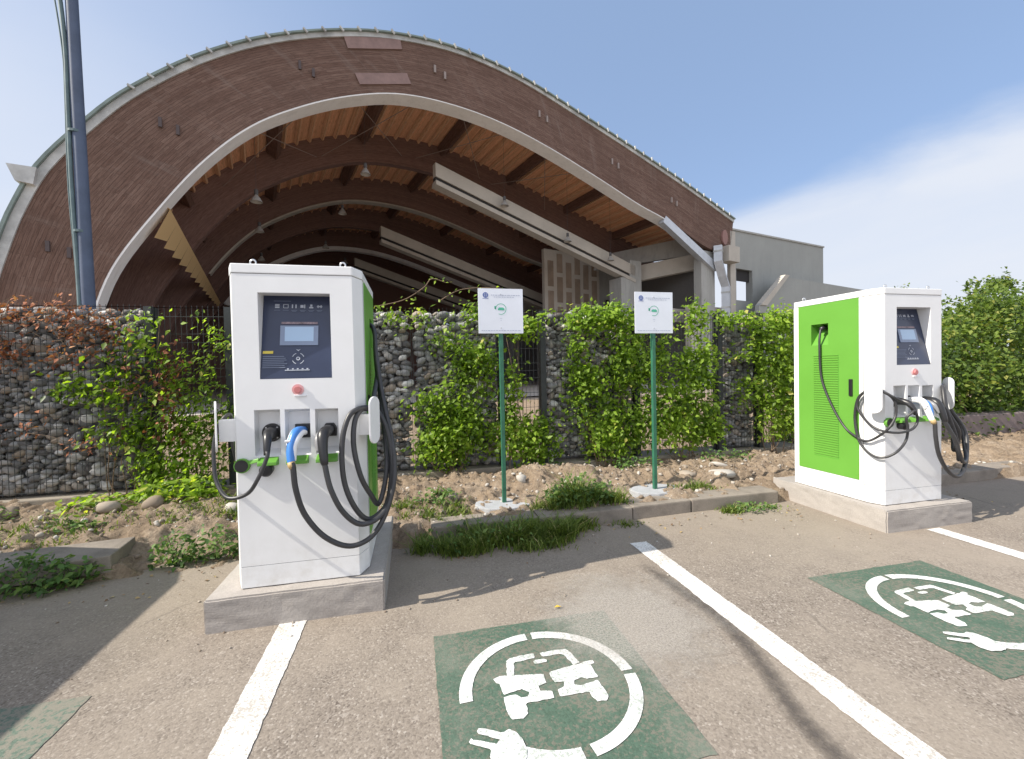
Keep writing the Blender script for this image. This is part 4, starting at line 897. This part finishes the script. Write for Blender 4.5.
# rubble
n = 3200; x = rng.uniform(-5, 8, n); y = rng.uniform(4.0, 5.5, n); s_ = .005+.022*rng.random(n)**4; z = soil_h(x, y)+s_*.3
o = stones('gravel', np.stack([x, y, z], 1), np.stack([s_*1.2, s_, s_*.75], 1), M_peb, lowres=True, smooth=False, rough=.25, tilt=.8); setp(o, 'small stones and clods scattered over the dry soil strip', 'gravel', kind='stuff')
n = 260; x = rng.uniform(-3.5, 6, n); y = 3.85-rng.random(n)**2*1.3; s_ = .003+.007*rng.random(n)**2
o = stones('grit', np.stack([x, y, s_*.5], 1), np.stack([s_*1.2, s_, s_*.7], 1), M_peb, lowres=True, smooth=False, rough=.25, tilt=.8); setp(o, 'loose grit on the asphalt near the kerb', 'grit', kind='stuff')
for (x, y, s_, lab, mt) in ((-2.95, 5.0, .09, 'rounded grey stone on soil below the left footing'), (-2.6, 5.05, .08, 'dark rounded stone right of the grey one on soil'), (-3.75, 5.0, .08, 'dark stone by the footing at the left edge'), (-1.75, 4.75, .07, 'pale stone on soil left of the nearer charger'),
                        (.35, 4.5, .05, 'small stone left of the first sign'), (2.05, 4.9, .06, 'reddish stone behind the second sign'), (1.15, 4.7, .055, 'pale stone right of the first sign'), (3.3, 4.75, .10, 'flat broken slab piece between second sign and farther charger'), (3.65, 4.6, .12, 'whitish flat stone next to the plinth of the farther charger'), (3.9, 4.95, .11, 'pale flat stone behind the farther charger'), (3.45, 5.1, .09, 'grey flat stone below the creeper by the farther charger')) and [(a[0], a[1], a[2], a[3], None) for a in ((-2.95, 5.0, .09, 'rounded grey stone on soil below the left footing'), (-2.6, 5.05, .08, 'dark rounded stone right of the grey one on soil'), (-3.75, 5.0, .08, 'dark stone by the footing at the left edge'), (-1.75, 4.75, .07, 'pale stone on soil left of the nearer charger'),
                        (.35, 4.5, .05, 'small stone left of the first sign'), (2.05, 4.9, .06, 'reddish stone behind the second sign'), (1.15, 4.7, .055, 'pale stone right of the first sign'), (3.3, 4.75, .10, 'flat broken slab piece between second sign and farther charger'), (3.65, 4.6, .12, 'whitish flat stone next to the plinth of the farther charger'), (3.9, 4.95, .11, 'pale flat stone behind the farther charger'), (3.45, 5.1, .09, 'grey flat stone below the creeper by the farther charger'))]:
    z_ = float(soil_h(np.array([x]), np.array([y]))[0]); fl = .35 if 'flat' in lab else .75
    o = stones('stone', np.array([[0, 0, 0.]]), np.array([[s_*1.2, s_, s_*fl]]), M_peb, tone=np.array([.85 if ('pale' in lab or 'whit' in lab) else .25 if 'dark' in lab else .55])); o.location = (x, y, z_+s_*fl*.4); setp(o, lab, 'stone', 'loose stones on the soil')
n = 420; x = rng.uniform(-3.6, 6, n); y = np.where(rng.random(n) < .6, 3.85-np.abs(rng.normal(size=n))*.22, rng.uniform(4.1, 5.5, n)); z = np.where(y < 3.9, .008, soil_h(x, y)+.008)
o = leaves('leaf_litter', np.stack([x, y, z], 1), .028, attrmat('litter_leaf', [(0, (.12, .07, .04)), (.5, (.26, .17, .09)), (1, (.42, .33, .16))], .8), nrm=np.array([0, 0, 1.]), spread=.5); setp(o, 'dry brown leaf litter along the kerb and on the soil', 'leaf litter', kind='stuff')
# yellow fallen leaf, plastic scrap
m = MB(); a = [(0, 0, .012), (.022, -.012, .02), (.05, .0, .012), (.026, .018, .016)]; m.quad(a[0], a[1], a[2]); m.quad(a[0], a[2], a[3])
o = m.build('fallen_leaf', simple('yellow_leaf', (.62, .42, .05), .6), fixn=False, loc=(.82, 2.56, .0)); setp(o, 'single yellow fallen leaf on the asphalt above the green square', 'leaf')
m = MB(); k = 10
m.quad(*[(.11*math.cos(6.283*i/k)*(.8+.4*random.random()), .06*math.sin(6.283*i/k)*(.8+.4*random.random()), .012+.02*random.random()) for i in range(k)])
o = m.build('plastic_scrap', simple('clear_plastic', (.55, .58, .62), .2), fixn=False, loc=(-2.66, 3.28, 0)); setp(o, 'crumpled pale plastic scrap on shaded asphalt at the left edge', 'litter')

# ------------------------------------------------------------------ lamp post
t = empty('utility_pole', (-3.98, 6.6, 0), 'blue grey utility pole with cables behind the left gabion, cut off by the top edge', 'pole')
m = MB(); m.tube([(0, 0, 0), (-.04, 0, 2.5), (-.085, 0, 6.26), (-.11, 0, 8.2)], [.078, .072, .062, .055], 14); m.build('pole', M_pole, t, smooth=True)
for (dx, k) in ((-.060, 0), (-.076, 1)):
    P = [(dx-.02, -.03, .0), (dx-.03-.01*k, -.05, 1.6), (dx-.05-.005*k, -.04, 2.8), (dx-.075-.012*k*1.5, -.05, 3.9), (dx-.085-.01*k, -.04, 5.1), (dx-.085-.015*k, -.04, 5.55), (dx-.12-.04*k, -.04, 6.2), (dx-.22-.07*k, -.04, 7.2), (-.11, 0, 8.1)]
    mm = MB(); mm.tube(spline(P, 6),   .009 if k else .024, 8); mm.build('cable', M_pcab, t, smooth=True)
for z_ in (3.35, 4.6): m = MB(); m.tube([(-.04-.012*z_, 0, z_), (-.04-.012*z_, 0, z_+.03)], [.085, .085], 14); m.build('clamp', M_pcab, t)

# ------------------------------------------------------------------ sports hall
A_ = np.array([-.299, .954]); B_ = np.array([.954, .299])
def W3(b, z, D): return (A_[0]*D+B_[0]*b, A_[1]*D+B_[1]*b, z)
OUT = np.array([(-8.9, -.1), (-8.6, 2.5), (-8.15, 4.6), (-7.68, 6.4), (-7.28, 7.67), (-6.61, 9.21), (-5.37, 11.03), (-4.04, 12.65), (-1.77, 14.72), (.80, 16.42), (3.74, 17.77), (6.62, 18.63), (9.93, 19.04), (13.75, 18.80), (18.24, 17.88), (23.60, 16.64), (28.94, 15.30), (34.48, 13.73)])
INN = np.array([(-5.85, -.1), (-5.75, 1.8), (-5.5, 3.2), (-5.24, 4.47), (-4.68, 5.96), (-3.58, 7.84), (-1.9, 10.32), (-.08, 12.31), (1.91, 13.73), (4.11, 14.88), (6.55, 15.71), (9.27, 15.99), (12.34, 15.85), (15.83, 15.21), (19.85, 14.13), (23.53, 13.06), (26.63, 12.35), (30.66, 11.01), (33.9, 10.6)])
def dens(C, n):
    P = np.array([q[:] for q in spline([(x, 0, z) for x, z in C], 12)])[:, [0, 2]]; d = np.r_[0, np.cumsum(np.hypot(*np.diff(P, axis=0).T))]
    s_ = np.linspace(0, d[-1], n); return np.stack([np.interp(s_, d, P[:, 0]), np.interp(s_, d, P[:, 1])], 1), s_
NA = 110
OU, OS = dens(OUT, NA); IN_, IS = dens(INN, NA)
_n = (OU-IN_)/np.linalg.norm(OU-IN_, axis=1)[:, None]; OU = OU-_n*.30       # the measured outline includes the roof edge
hall = empty('sports_hall', W3(12, 0, 22), 'huge brown timber arched hall open at the front behind the fence', 'building')
HL = Vector(hall.location)
def hb(m, name, mat, parent=None, **k):
    if parent is None:
        m.v = [tuple(Vector(v)-HL) for v in m.v]; return m.build(name, mat, hall, **k)
    m.v = [tuple(Vector(v)-HL) for v in m.v]; o = m.build(name, mat, parent, **k); return o
def arch(name, D, th, mat, o_off=0., up=1.0):
    m = MB(); N = (OU-IN_); 
    top = OU-N*(o_off/np.linalg.norm(N, axis=1)[:, None]); bot = IN_
    ul = OS; 
    for i in range(NA-1):
        for (Dd, flip) in ((D, 0), (D+th, 1)):
            q = [W3(*bot[i], Dd), W3(*bot[i+1], Dd), W3(*top[i+1], Dd), W3(*top[i], Dd)]; uv = [(ul[i], 0), (ul[i+1], 0), (ul[i+1], 3), (ul[i], 3)]
            m.quad(*(q[::-1] if flip else q), uv=uv[::-1] if flip else uv)
        m.quad(W3(*bot[i], D), W3(*bot[i], D+th), W3(*bot[i+1], D+th), W3(*bot[i+1], D), uv=[(ul[i], 3.1), (ul[i], 3.1+th), (ul[i+1], 3.1+th), (ul[i+1], 3.1)])
        m.quad(W3(*top[i], D), W3(*top[i+1], D), W3(*top[i+1], D+th), W3(*top[i], D+th), uv=[(0, 0)]*4)
    for e in (0, NA-1): m.quad(W3(*bot[e], D), W3(*top[e], D), W3(*top[e], D+th), W3(*bot[e], D+th), uv=[(0, 0), (0, 3), (.6, 3), (.6, 0)])
    return hb(m, name, mat, fixn=False)
def band(name, D0, D1, off, mat, i0=0, i1=NA-1, th=.1, parent=None):
    N = (OU-IN_)/np.linalg.norm(OU-IN_, axis=1)[:, None]; bo = IN_-N*th; m = MB()
    for i in range(i0, i1):
        m.quad(W3(*bo[i], D0), W3(*bo[i], D1), W3(*bo[i+1], D1), W3(*bo[i+1], D0)); m.quad(W3(*bo[i], D0), W3(*bo[i+1], D0), W3(*IN_[i+1], D0), W3(*IN_[i], D0)); m.quad(W3(*bo[i], D1), W3(*IN_[i], D1), W3(*IN_[i+1], D1), W3(*bo[i+1], D1))
    return hb(m, name, mat, parent, fixn=False)
DS = [22, 30.2, 37.6, 45.0, 52.4, 60.0]
fa = arch('front_arch', DS[0], .55, M_arch)
i88 = int(NA*.86)
band('soffit_band', DS[0]+.02, DS[0]+1.05, 0, M_soffit, 0, i88, .07)
for k, D in enumerate(DS[1:]):
    arch('roof_arch', D, .5, M_archd, .90)
    if k in (1, 3): band('soffit_band', D-.12, D+.6, 0, M_conl if k == 1 else M_soffit, int(np.argmax(IN_[:, 1] > 8.7)), NA-12, .12 if k == 1 else .5)
# roof covering and lining
def lining(name, off, mat, D0, D1, i0, i1, nb=1):
    N = (OU-IN_)/np.linalg.norm(OU-IN_, axis=1)[:, None]; C = OU-N*off; m = MB()
    for i in range(i0, i1):
        m.quad(W3(*C[i], D0), W3(*C[i], D1), W3(*C[i+1], D1), W3(*C[i+1], D0), uv=[(D0, OS[i]), (D1, OS[i]), (D1, OS[i+1]), (D0, OS[i+1])])
    return hb(m, name, mat, fixn=False)
iS = int(np.argmin(np.abs(OU[:, 1]-9.6)+100*(OU[:, 0] > 0)))
lining('roof_lining', .90, M_deck, 22.55, 61, iS, NA-1)
lining('roof_cover', -.05, M_gut, 22.0, 61, 0, NA-1)
lining('wall_cladding', .55, M_clad, 22.55, 61, 0, iS+1)
# purlins every 0.62 m
ON = (OU-IN_)/np.linalg.norm(OU-IN_, axis=1)[:, None]; tot_len = OS[-1]; sPos = OS[iS]+.3; kk = 0
while sPos < tot_len-.5:
    b = np.interp(sPos, OS, OU[:, 0]); z = np.interp(sPos, OS, OU[:, 1]); nb_ = np.array([np.interp(sPos, OS, ON[:, 0]), np.interp(sPos, OS, ON[:, 1])]); tb = np.array([nb_[1], -nb_[0]])
    heavy = kk % 7 == 3; w = .20 if heavy else .065; d0, d1 = (.905, 1.55) if heavy else (.905, 1.12)
    c = np.array([b, z]); q = [c-nb_*d0-tb*w, c-nb_*d1-tb*w, c-nb_*d1+tb*w, c-nb_*d0+tb*w]
    m = MB(); D0, D1 = 22.56, 60
    for i, j, u_ in ((0, 1, 0), (1, 2, .5), (2, 3, 1)):
        m.quad(W3(*q[i], D0), W3(*q[i], D1), W3(*q[j], D1), W3(*q[j], D0), uv=[(D0, u_+kk), (D1, u_+kk), (D1, u_+kk+.4), (D0, u_+kk+.4)])
    hb(m, 'purlin', M_purd if heavy else M_purl, fixn=False)
    sPos += .86; kk += 1
# dark ribs on the left wall; eaves strip, sunlight in its pale colour, shadow cut as teeth and taper
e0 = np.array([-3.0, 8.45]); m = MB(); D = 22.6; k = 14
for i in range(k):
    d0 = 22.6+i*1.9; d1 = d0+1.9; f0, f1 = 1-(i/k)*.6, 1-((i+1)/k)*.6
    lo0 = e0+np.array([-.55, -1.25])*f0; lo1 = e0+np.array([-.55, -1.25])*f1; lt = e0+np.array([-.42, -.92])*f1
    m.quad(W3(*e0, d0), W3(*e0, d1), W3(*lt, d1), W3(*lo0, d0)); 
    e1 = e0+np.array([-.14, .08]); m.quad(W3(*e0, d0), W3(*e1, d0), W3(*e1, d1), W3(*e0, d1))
hb(m, 'sunlit_eaves_strip', M_sunlit, fixn=False)
# roof edge: teal flashing, grey under-strip, brackets
N_ = ON; m = MB(); m2 = MB()
for i in range(NA-1):
    a, b = OU[i], OU[i+1]; na, nb_ = N_[i], N_[i+1]; w = .30+.22*max(0, 1-i/45)
    wa = .30+.08*max(0, 1-i/45); wb = .30+.08*max(0, 1-(i+1)/45)
    m2.prism([W3(*(a-na*.02), 21.92), W3(*(b-nb_*.02), 21.92), W3(*(b+nb_*wb*.7), 21.92), W3(*(a+na*wa*.7), 21.92)], Vector(W3(0, 0, .5)))
    m.prism([W3(*(a+na*wa*.72), 21.80), W3(*(b+nb_*wb*.72), 21.80), W3(*(b+nb_*wb), 21.80), W3(*(a+na*wa), 21.80)], Vector(W3(0, 0, 1.0)))
fl_ = hb(m, 'roof_flashing', M_teal); hb(m2, 'roof_edge', M_gut)
s_ = 14.
while s_ < tot_len-.4:
    b = np.array([np.interp(s_, OS, OU[:, 0]), np.interp(s_, OS, OU[:, 1])]); n_ = np.array([np.interp(s_, OS, ON[:, 0]), np.interp(s_, OS, ON[:, 1])]); tg = np.array([n_[1], -n_[0]])
    b = b+n_*.12; m = MB(); m.prism([W3(*(b-tg*.035), 21.72), W3(*(b+tg*.035), 21.72), W3(*(b+tg*.035+n_*.24), 21.72), W3(*(b-tg*.035+n_*.24), 21.72)], Vector(W3(0, 0, .09)))
    hb(m, 'bracket', M_gut); s_ += .85
# splice plates and bolts on the front arch
for q in ([(3.91, 17.55), (6.62, 18.40), (6.71, 17.91), (4.08, 17.04)], [(4.37, 15.96), (6.93, 16.78), (7.13, 16.30), (4.59, 15.50)]):
    # follow the arch curvature: shift into chord order
    m = MB(); m.prism([W3(x, z, 21.93) for x, z in q], Vector(W3(0, 0, .06))); hb(m, 'splice_plate', M_plate)
for (x, z) in ((2.25, 15.46), (8.73, 17.41), (15.35, 16.90), (21.21, 15.35), (27.09, 13.83), (-2.85, 11.54), (-6.19, 6.23)):
    for d in (-.28, .28):
        hz = .19; m = MB(); m.prism([W3(x+d-.055, z-hz-d*.3, 21.9), W3(x+d+.055, z-hz-d*.3, 21.9), W3(x+d+.055, z+hz-d*.3, 21.9), W3(x+d-.055, z+hz-d*.3, 21.9)], Vector(W3(0, 0, .09)))
        hb(m, 'bolt_plate', M_bolt if x > 5 else M_boltd)
m = MB(); m.prism([W3(33.1+.36*math.cos(a), 12.0+.6*math.sin(a), 21.85) for a in np.linspace(0, 6.283, 20, endpoint=False)], Vector(W3(0, 0, .14))); hb(m, 'pivot_plate', simple('rust_red', (.27, .15, .13), .7))
# gutter box at the left
m = MB(); m.prism([W3(-7.35, 9.0, 21.7), W3(-6.6, 9.0, 21.7), W3(-6.7, 8.4, 21.7), W3(-7.15, 8.45, 21.7)], Vector(W3(0, 0, .6))); hb(m, 'gutter_box', M_gut)
# steel strut at right front
m = MB(); m.prism([W3(26.2, 12.65, 21.95), W3(32.3, 9.75, 21.95), W3(32.0, 9.15, 21.95), W3(25.9, 12.15, 21.95)], Vector(W3(0, 0, .5))); hb(m, 'strut', M_duct)
# inclined concrete beams
for (D, b0, z0, b1, z1) in ((26, 9.9, 14.65, 27.2, 9.95), (37.5, 9.25, 14.0, 27.0, 9.0), (49, 9.2, 14.0, 27.0, 9.0)):
    m = MB()
    def bar(o0, o1, D0, D1, mb, b0=b0, b1=b1, z0=z0, z1=z1): mb.prism([W3(b0, z0-o0, D0), W3(b1, z1-o0, D0), W3(b1, z1-o1, D0), W3(b0, z0-o1, D0)], Vector(W3(0, 0, D1-D0)))
    bar(0, .85, D, D+.5, m); bar(1.10, 1.38, D-.05, D+.7, m); b_ = hb(m, 'concrete_beam', M_conl)
    m = MB(); bar(.85, 1.10, D+.1, D+.5, m); hb(m, 'beam_gap', M_dark)
# right side concrete frame
def cbox(b0, b1, D0, D1, z0, z1, name, mat):
    m = MB(); m.prism([W3(b0, z0, D0), W3(b1, z0, D0), W3(b1, z0, D1), W3(b0, z0, D1)], (0, 0, z1-z0)); return hb(m, name, mat, bevel=.02)
cbox(30.5, 32.2, 22.2, 22.9, 0, 10.75, 'column', M_conc); cbox(32.75, 34.2, 21.3, 22.2, 9.95, 11.2, 'corbel', M_conl)
cbox(25.6, 27.9, 26.0, 27.4, 0, 8.9, 'column', M_conc); cbox(26.6, 27.9, 26.0, 27.4, 8.9, 10.4, 'column', M_conc)
m = MB(); m.prism([W3(28.0, 8.9, 27.2), W3(31.6, 9.6, 23.6), W3(31.6, 10.9, 23.6), W3(28.0, 10.2, 27.2)], Vector(W3(.5, 0, .1))); hb(m, 'edge_beam', M_conl)
m = MB(); m.prism([W3(26.0, 10.3, 29.8), W3(31.9, 10.9, 23.6), W3(32.4, 12.6, 23.6), W3(26.5, 11.6, 29.8)], Vector(W3(.3, 0, .2))); hb(m, 'edge_beam', M_conc)
cbox(31.0, 31.5, 30, 61, 8.0, 12.5, 'edge_beam', M_conc)
for D in (30, 37, 45, 52): cbox(30.6, 31.6, D, D+1, 0, 10, 'column', M_conc)
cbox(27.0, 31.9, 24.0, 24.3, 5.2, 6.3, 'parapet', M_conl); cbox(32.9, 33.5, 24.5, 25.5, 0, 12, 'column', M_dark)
cbox(29.4, 33.6, 22.35, 22.9, 0, 6.35, 'parapet', M_conl)
# panelled stair core inside
core = cbox(22.2, 28.6, 32, 32.4, 0, 12.3, 'stair_core', M_panell)
for c in range(6):
    for rr in range(4):
        b0 = 22.55+c*1.02; z0 = 3.6+rr*2.7+(1.3 if c % 2 else 0); z1 = min(z0+2.3, 12.0)
        if z1-z0 < .6: continue
        m = MB(); m.prism([W3(b0, z0, 31.96), W3(b0+.62, z0, 31.96), W3(b0+.62, z1, 31.96), W3(b0, z1, 31.96)], Vector(W3(0, 0, .06))); hb(m, 'wall_panel', M_panelb)
m = MB(); m.prism([W3(29.4, 6.9, 31.9), W3(30.3, 6.9, 31.9), W3(30.3, 8.2, 31.9), W3(29.4, 8.2, 31.9)], Vector(W3(0, 0, .1))); hb(m, 'opening', M_dark)
cbox(28.65, 31.3, 32.2, 32.6, 0, 12, 'core_wall', M_conc)
# back wall with a bright gap, dark side infill
m = MB(); m.prism([W3(-9, 0, 61), W3(20.3, 0, 61), W3(20.3, 17.5, 61), W3(9, 19, 61), W3(-4, 13, 61)], Vector(W3(0, 0, .3))); hb(m, 'back_wall', M_clad)
m = MB(); m.prism([W3(20.3, 9.4, 61), W3(34, 9.4, 61), W3(34, 13.6, 61), W3(20.3, 17.5, 61)], Vector(W3(0, 0, .3))); hb(m, 'back_wall', M_clad)
cbox(20.3, 31, 60.5, 60.8, 0, 6.6, 'back_wall', M_conc)
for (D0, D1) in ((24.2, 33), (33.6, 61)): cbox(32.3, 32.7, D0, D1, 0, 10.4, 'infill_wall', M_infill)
m = MB(); m.quad(W3(-9, .07, 20), W3(34, .07, 20), W3(34, .07, 64), W3(-9, .07, 64)); setp(m.build('hall_floor', M_inground), kind='structure')
# bracing cables
for i, (b0, b1) in enumerate(((-1.5, 3.5), (3.5, -1.5), (3.8, 9), (9, 3.8), (10, 15), (15, 10), (16, 21), (21, 16))):
    def zr(b): return float(np.interp(b, OU[:, 0], OU[:, 1]))-1.7
    P0, P1 = (b0, zr(b0), 22.7), (b1, zr(b1)-.4, 30.1); m = MB(); m.tube([W3(*P0), W3(*P1)], .02, 5); hb(m, 'bracing_cable', M_bolt)
# downpipe duct
t = empty('duct', W3(33, 0, 21.7), 'galvanised cranked duct beside the front right column of the hall', 'duct')
m = MB(); HD = Vector(t.location)
P = [W3(31.95, 11.1, 21.7), W3(31.95, 9.9, 21.7), W3(32.4, 8.8, 21.7), W3(32.9, 7.9, 21.7), W3(32.9, 0, 21.7)]
m.tube([tuple(Vector(q)-HD) for q in P], .42, 4); m.build('duct_run', M_duct, t)
for z in (10.6, 7.4, 6.2): b_ = 31.95 if z > 9 else 32.9; m = MB(); m.tube([tuple(Vector(W3(b_, z, 21.7))-HD), tuple(Vector(W3(b_, z+.12, 21.7))-HD)], .47, 4); m.build('flange', M_gut, t)
# pendant lamps
for i, (x, z, D, lab) in enumerate(((.11, 10.45, 26, 'largest pendant lamp hanging under the left of the roof'), (5.62, 13.0, 26, 'pendant lamp near the crown under the first roof bay'), (5.45, 12.95, 33, 'pendant lamp below the pale arch near the crown'), (.26, 10.93, 33, 'pendant lamp left of the crown in the second bay'),
        (5.3, 12.5, 41, 'small pendant lamp deeper in the hall at the crown'), (.4, 10.9, 41, 'small pendant lamp deeper in the hall on the left'), (12.6, 13.3, 41, 'small pendant lamp deeper in the hall right of the crown'), (14.6, 12.6, 26, 'pendant lamp in front of the inclined beam, upper'), (19.9, 10.9, 26, 'pendant lamp in front of the inclined beam, middle'), (23.9, 9.9, 25.8, 'pendant lamp in front of the inclined beam, lower end'), (8, 12.9, 48, 'tiny pendant lamp far inside the hall'))):
    c = Vector(W3(x, z, D-.4 if i > 6 else D)); t = empty('pendant_lamp', c, lab, 'lamp', 'pendant lamps in the hall')
    m = MB(); m.tube([(0, 0, .40), (0, 0, .30), (0, 0, .24), (0, 0, .12), (0, 0, 0)], [.06, .10, .16, .23, .29], 16, cap=False); m.build('lamp_shade', M_lampm, t, smooth=True)
    m = MB(); m.tube([(0, 0, .36), (0, 0, .62)], .10, 10); m.build('lamp_housing', M_seam, t)
    zc = float(np.interp(x, OU[:, 0], OU[:, 1]))-.6-z; m = MB(); m.tube([(0, 0, .6), (0, 0, zc)], .007, 5); m.build('lamp_cord', M_seam, t)

# ------------------------------------------------------------------ annex and stair wall
t = empty('annex_building', W3(42, 0, 22), 'grey rendered flat wall building joined to the right of the arched hall', 'building'); HA = Vector(t.location)
m = MB(); z_top = lambda b: 12.92+(b-34.61)*.027
def W3l(b, z, D): return tuple(Vector(W3(b, z, D))-HA)
# front wall with a window hole (b 35.25..37.65, z 7.1..9.8)
hb0, hb1, hz0, hz1 = 35.25, 37.6, 7.1, 9.8
for (b0, b1, za, zb) in ((34.0, hb0, 0, None), (hb1, 50, 0, None), (hb0, hb1, 0, hz0), (hb0, hb1, hz1, None)):
    q = [W3l(b0, za, 22.3), W3l(b1, za, 22.3), W3l(b1, z_top(b1) if zb is None else zb, 22.3), W3l(b0, z_top(b0) if zb is None else zb, 22.3)]; m.quad(*q)
for (p0, p1) in (((hb0, hz0), (hb0, hz1)), ((hb0, hz1), (hb1, hz1)), ((hb1, hz1), (hb1, hz0)), ((hb1, hz0), (hb0, hz0))): m.quad(W3l(*p0, 22.3), W3l(*p1, 22.3), W3l(*p1, 22.9), W3l(*p0, 22.9))
m.quad(W3l(50, 0, 22.3), W3l(50, 0, 30), W3l(50, z_top(50), 30), W3l(50, z_top(50), 22.3))
m.quad(W3l(34, z_top(34)-.2, 22.3), W3l(50, z_top(50)-.2, 22.3), W3l(50, z_top(50)-.2, 23.2), W3l(34, z_top(34)-.2, 23.2)); m.build('wall', M_annex, t, fixn=False)
m = MB(); m.prism([W3l(34.0, z_top(34), 22.2), W3l(50.05, z_top(50), 22.2), W3l(50.05, z_top(50)+.14, 22.2), W3l(34.0, z_top(34)+.14, 22.2)], Vector(W3(0, 0, .9))); m.build('coping', M_conc, t)
m = MB(); m.prism([W3l(hb0, 8.85, 22.6), W3l(hb1, 8.85, 22.6), W3l(hb1, hz1, 22.6), W3l(hb0, hz1, 22.6)], Vector(W3(0, 0, .1))); m.build('lintel', M_dark, t)
m = MB(); m.prism([W3l(34.0, 0, 22.0), W3l(34.7, 0, 22.0), W3l(34.7, 12.7, 22.0), W3l(34.0, 12.7, 22.0)], Vector(W3(0, 0, .28))); m.build('pilaster', M_conl, t)
t = empty('stair_wall', W3(44, 0, 20.5), 'lower grey wall with a pale sloping stair edge in front of the annex', 'wall'); HA = Vector(t.location)
k_ = 20.5/22
m = MB(); pts = [(34.0, 0), (34.6*k_+3.3, 6.9*k_), (42.4*k_, 9.75*k_), (70*k_, 9.75*k_), (70*k_, 0)]
m.prism([W3l(b, z, 20.5) for b, z in pts], Vector(W3(0, 0, .35))); m.build('wall', M_annex, t)
m = MB(); m.prism([W3l(35.6, 6.45, 20.4), W3l(36.5, 6.45, 20.4), W3l(39.95, 9.25, 20.4), W3l(39.3, 9.25, 20.4)], Vector(W3(0, 0, .5))); m.build('stair_edge', M_conl, t)

# ------------------------------------------------------------------ van parked in the next bay to the left (outside the frame, its shadow is in the picture)
t = empty('parked_van', (-4.84, 1.62, 0), 'plain white van parked in the next bay beyond the left edge', 'van')
M_van = simple('van_paint', (.6, .6, .6), .3, .03); M_gl = simple('van_glass', (.03, .04, .05), .08)
prof = [(-2.4, .35), (-2.4, 1.80), (-2.25, 1.93), (1.75, 1.93), (2.02, 1.85), (2.45, 1.0), (2.52, .35)]
m = MB(); m.prism([(-.98, y, z) for y, z in prof], (1.96, 0, 0)); m.build('body', M_van, t, bevel=.05)
for sx in (-1, 1):
    m = MB(); X_ = sx*.985; m.prism([(X_, 1.0, 1.15), (X_, 2.2, 1.15), (X_, 1.9, 1.70), (X_, 1.0, 1.70)], (sx*.01, 0, 0)); m.build('window', M_gl, t)
    for y_ in (-1.5, 1.6):
        m = MB(); m.tube([(sx*.80, y_, .33), (sx*1.0, y_, .33)], .33, 24); wh = m.build('wheel', M_rub, t); m = MB(); m.tube([(sx*1.0, y_, .33), (sx*1.01, y_, .33)], .19, 16); m.build('rim', M_steel, wh)
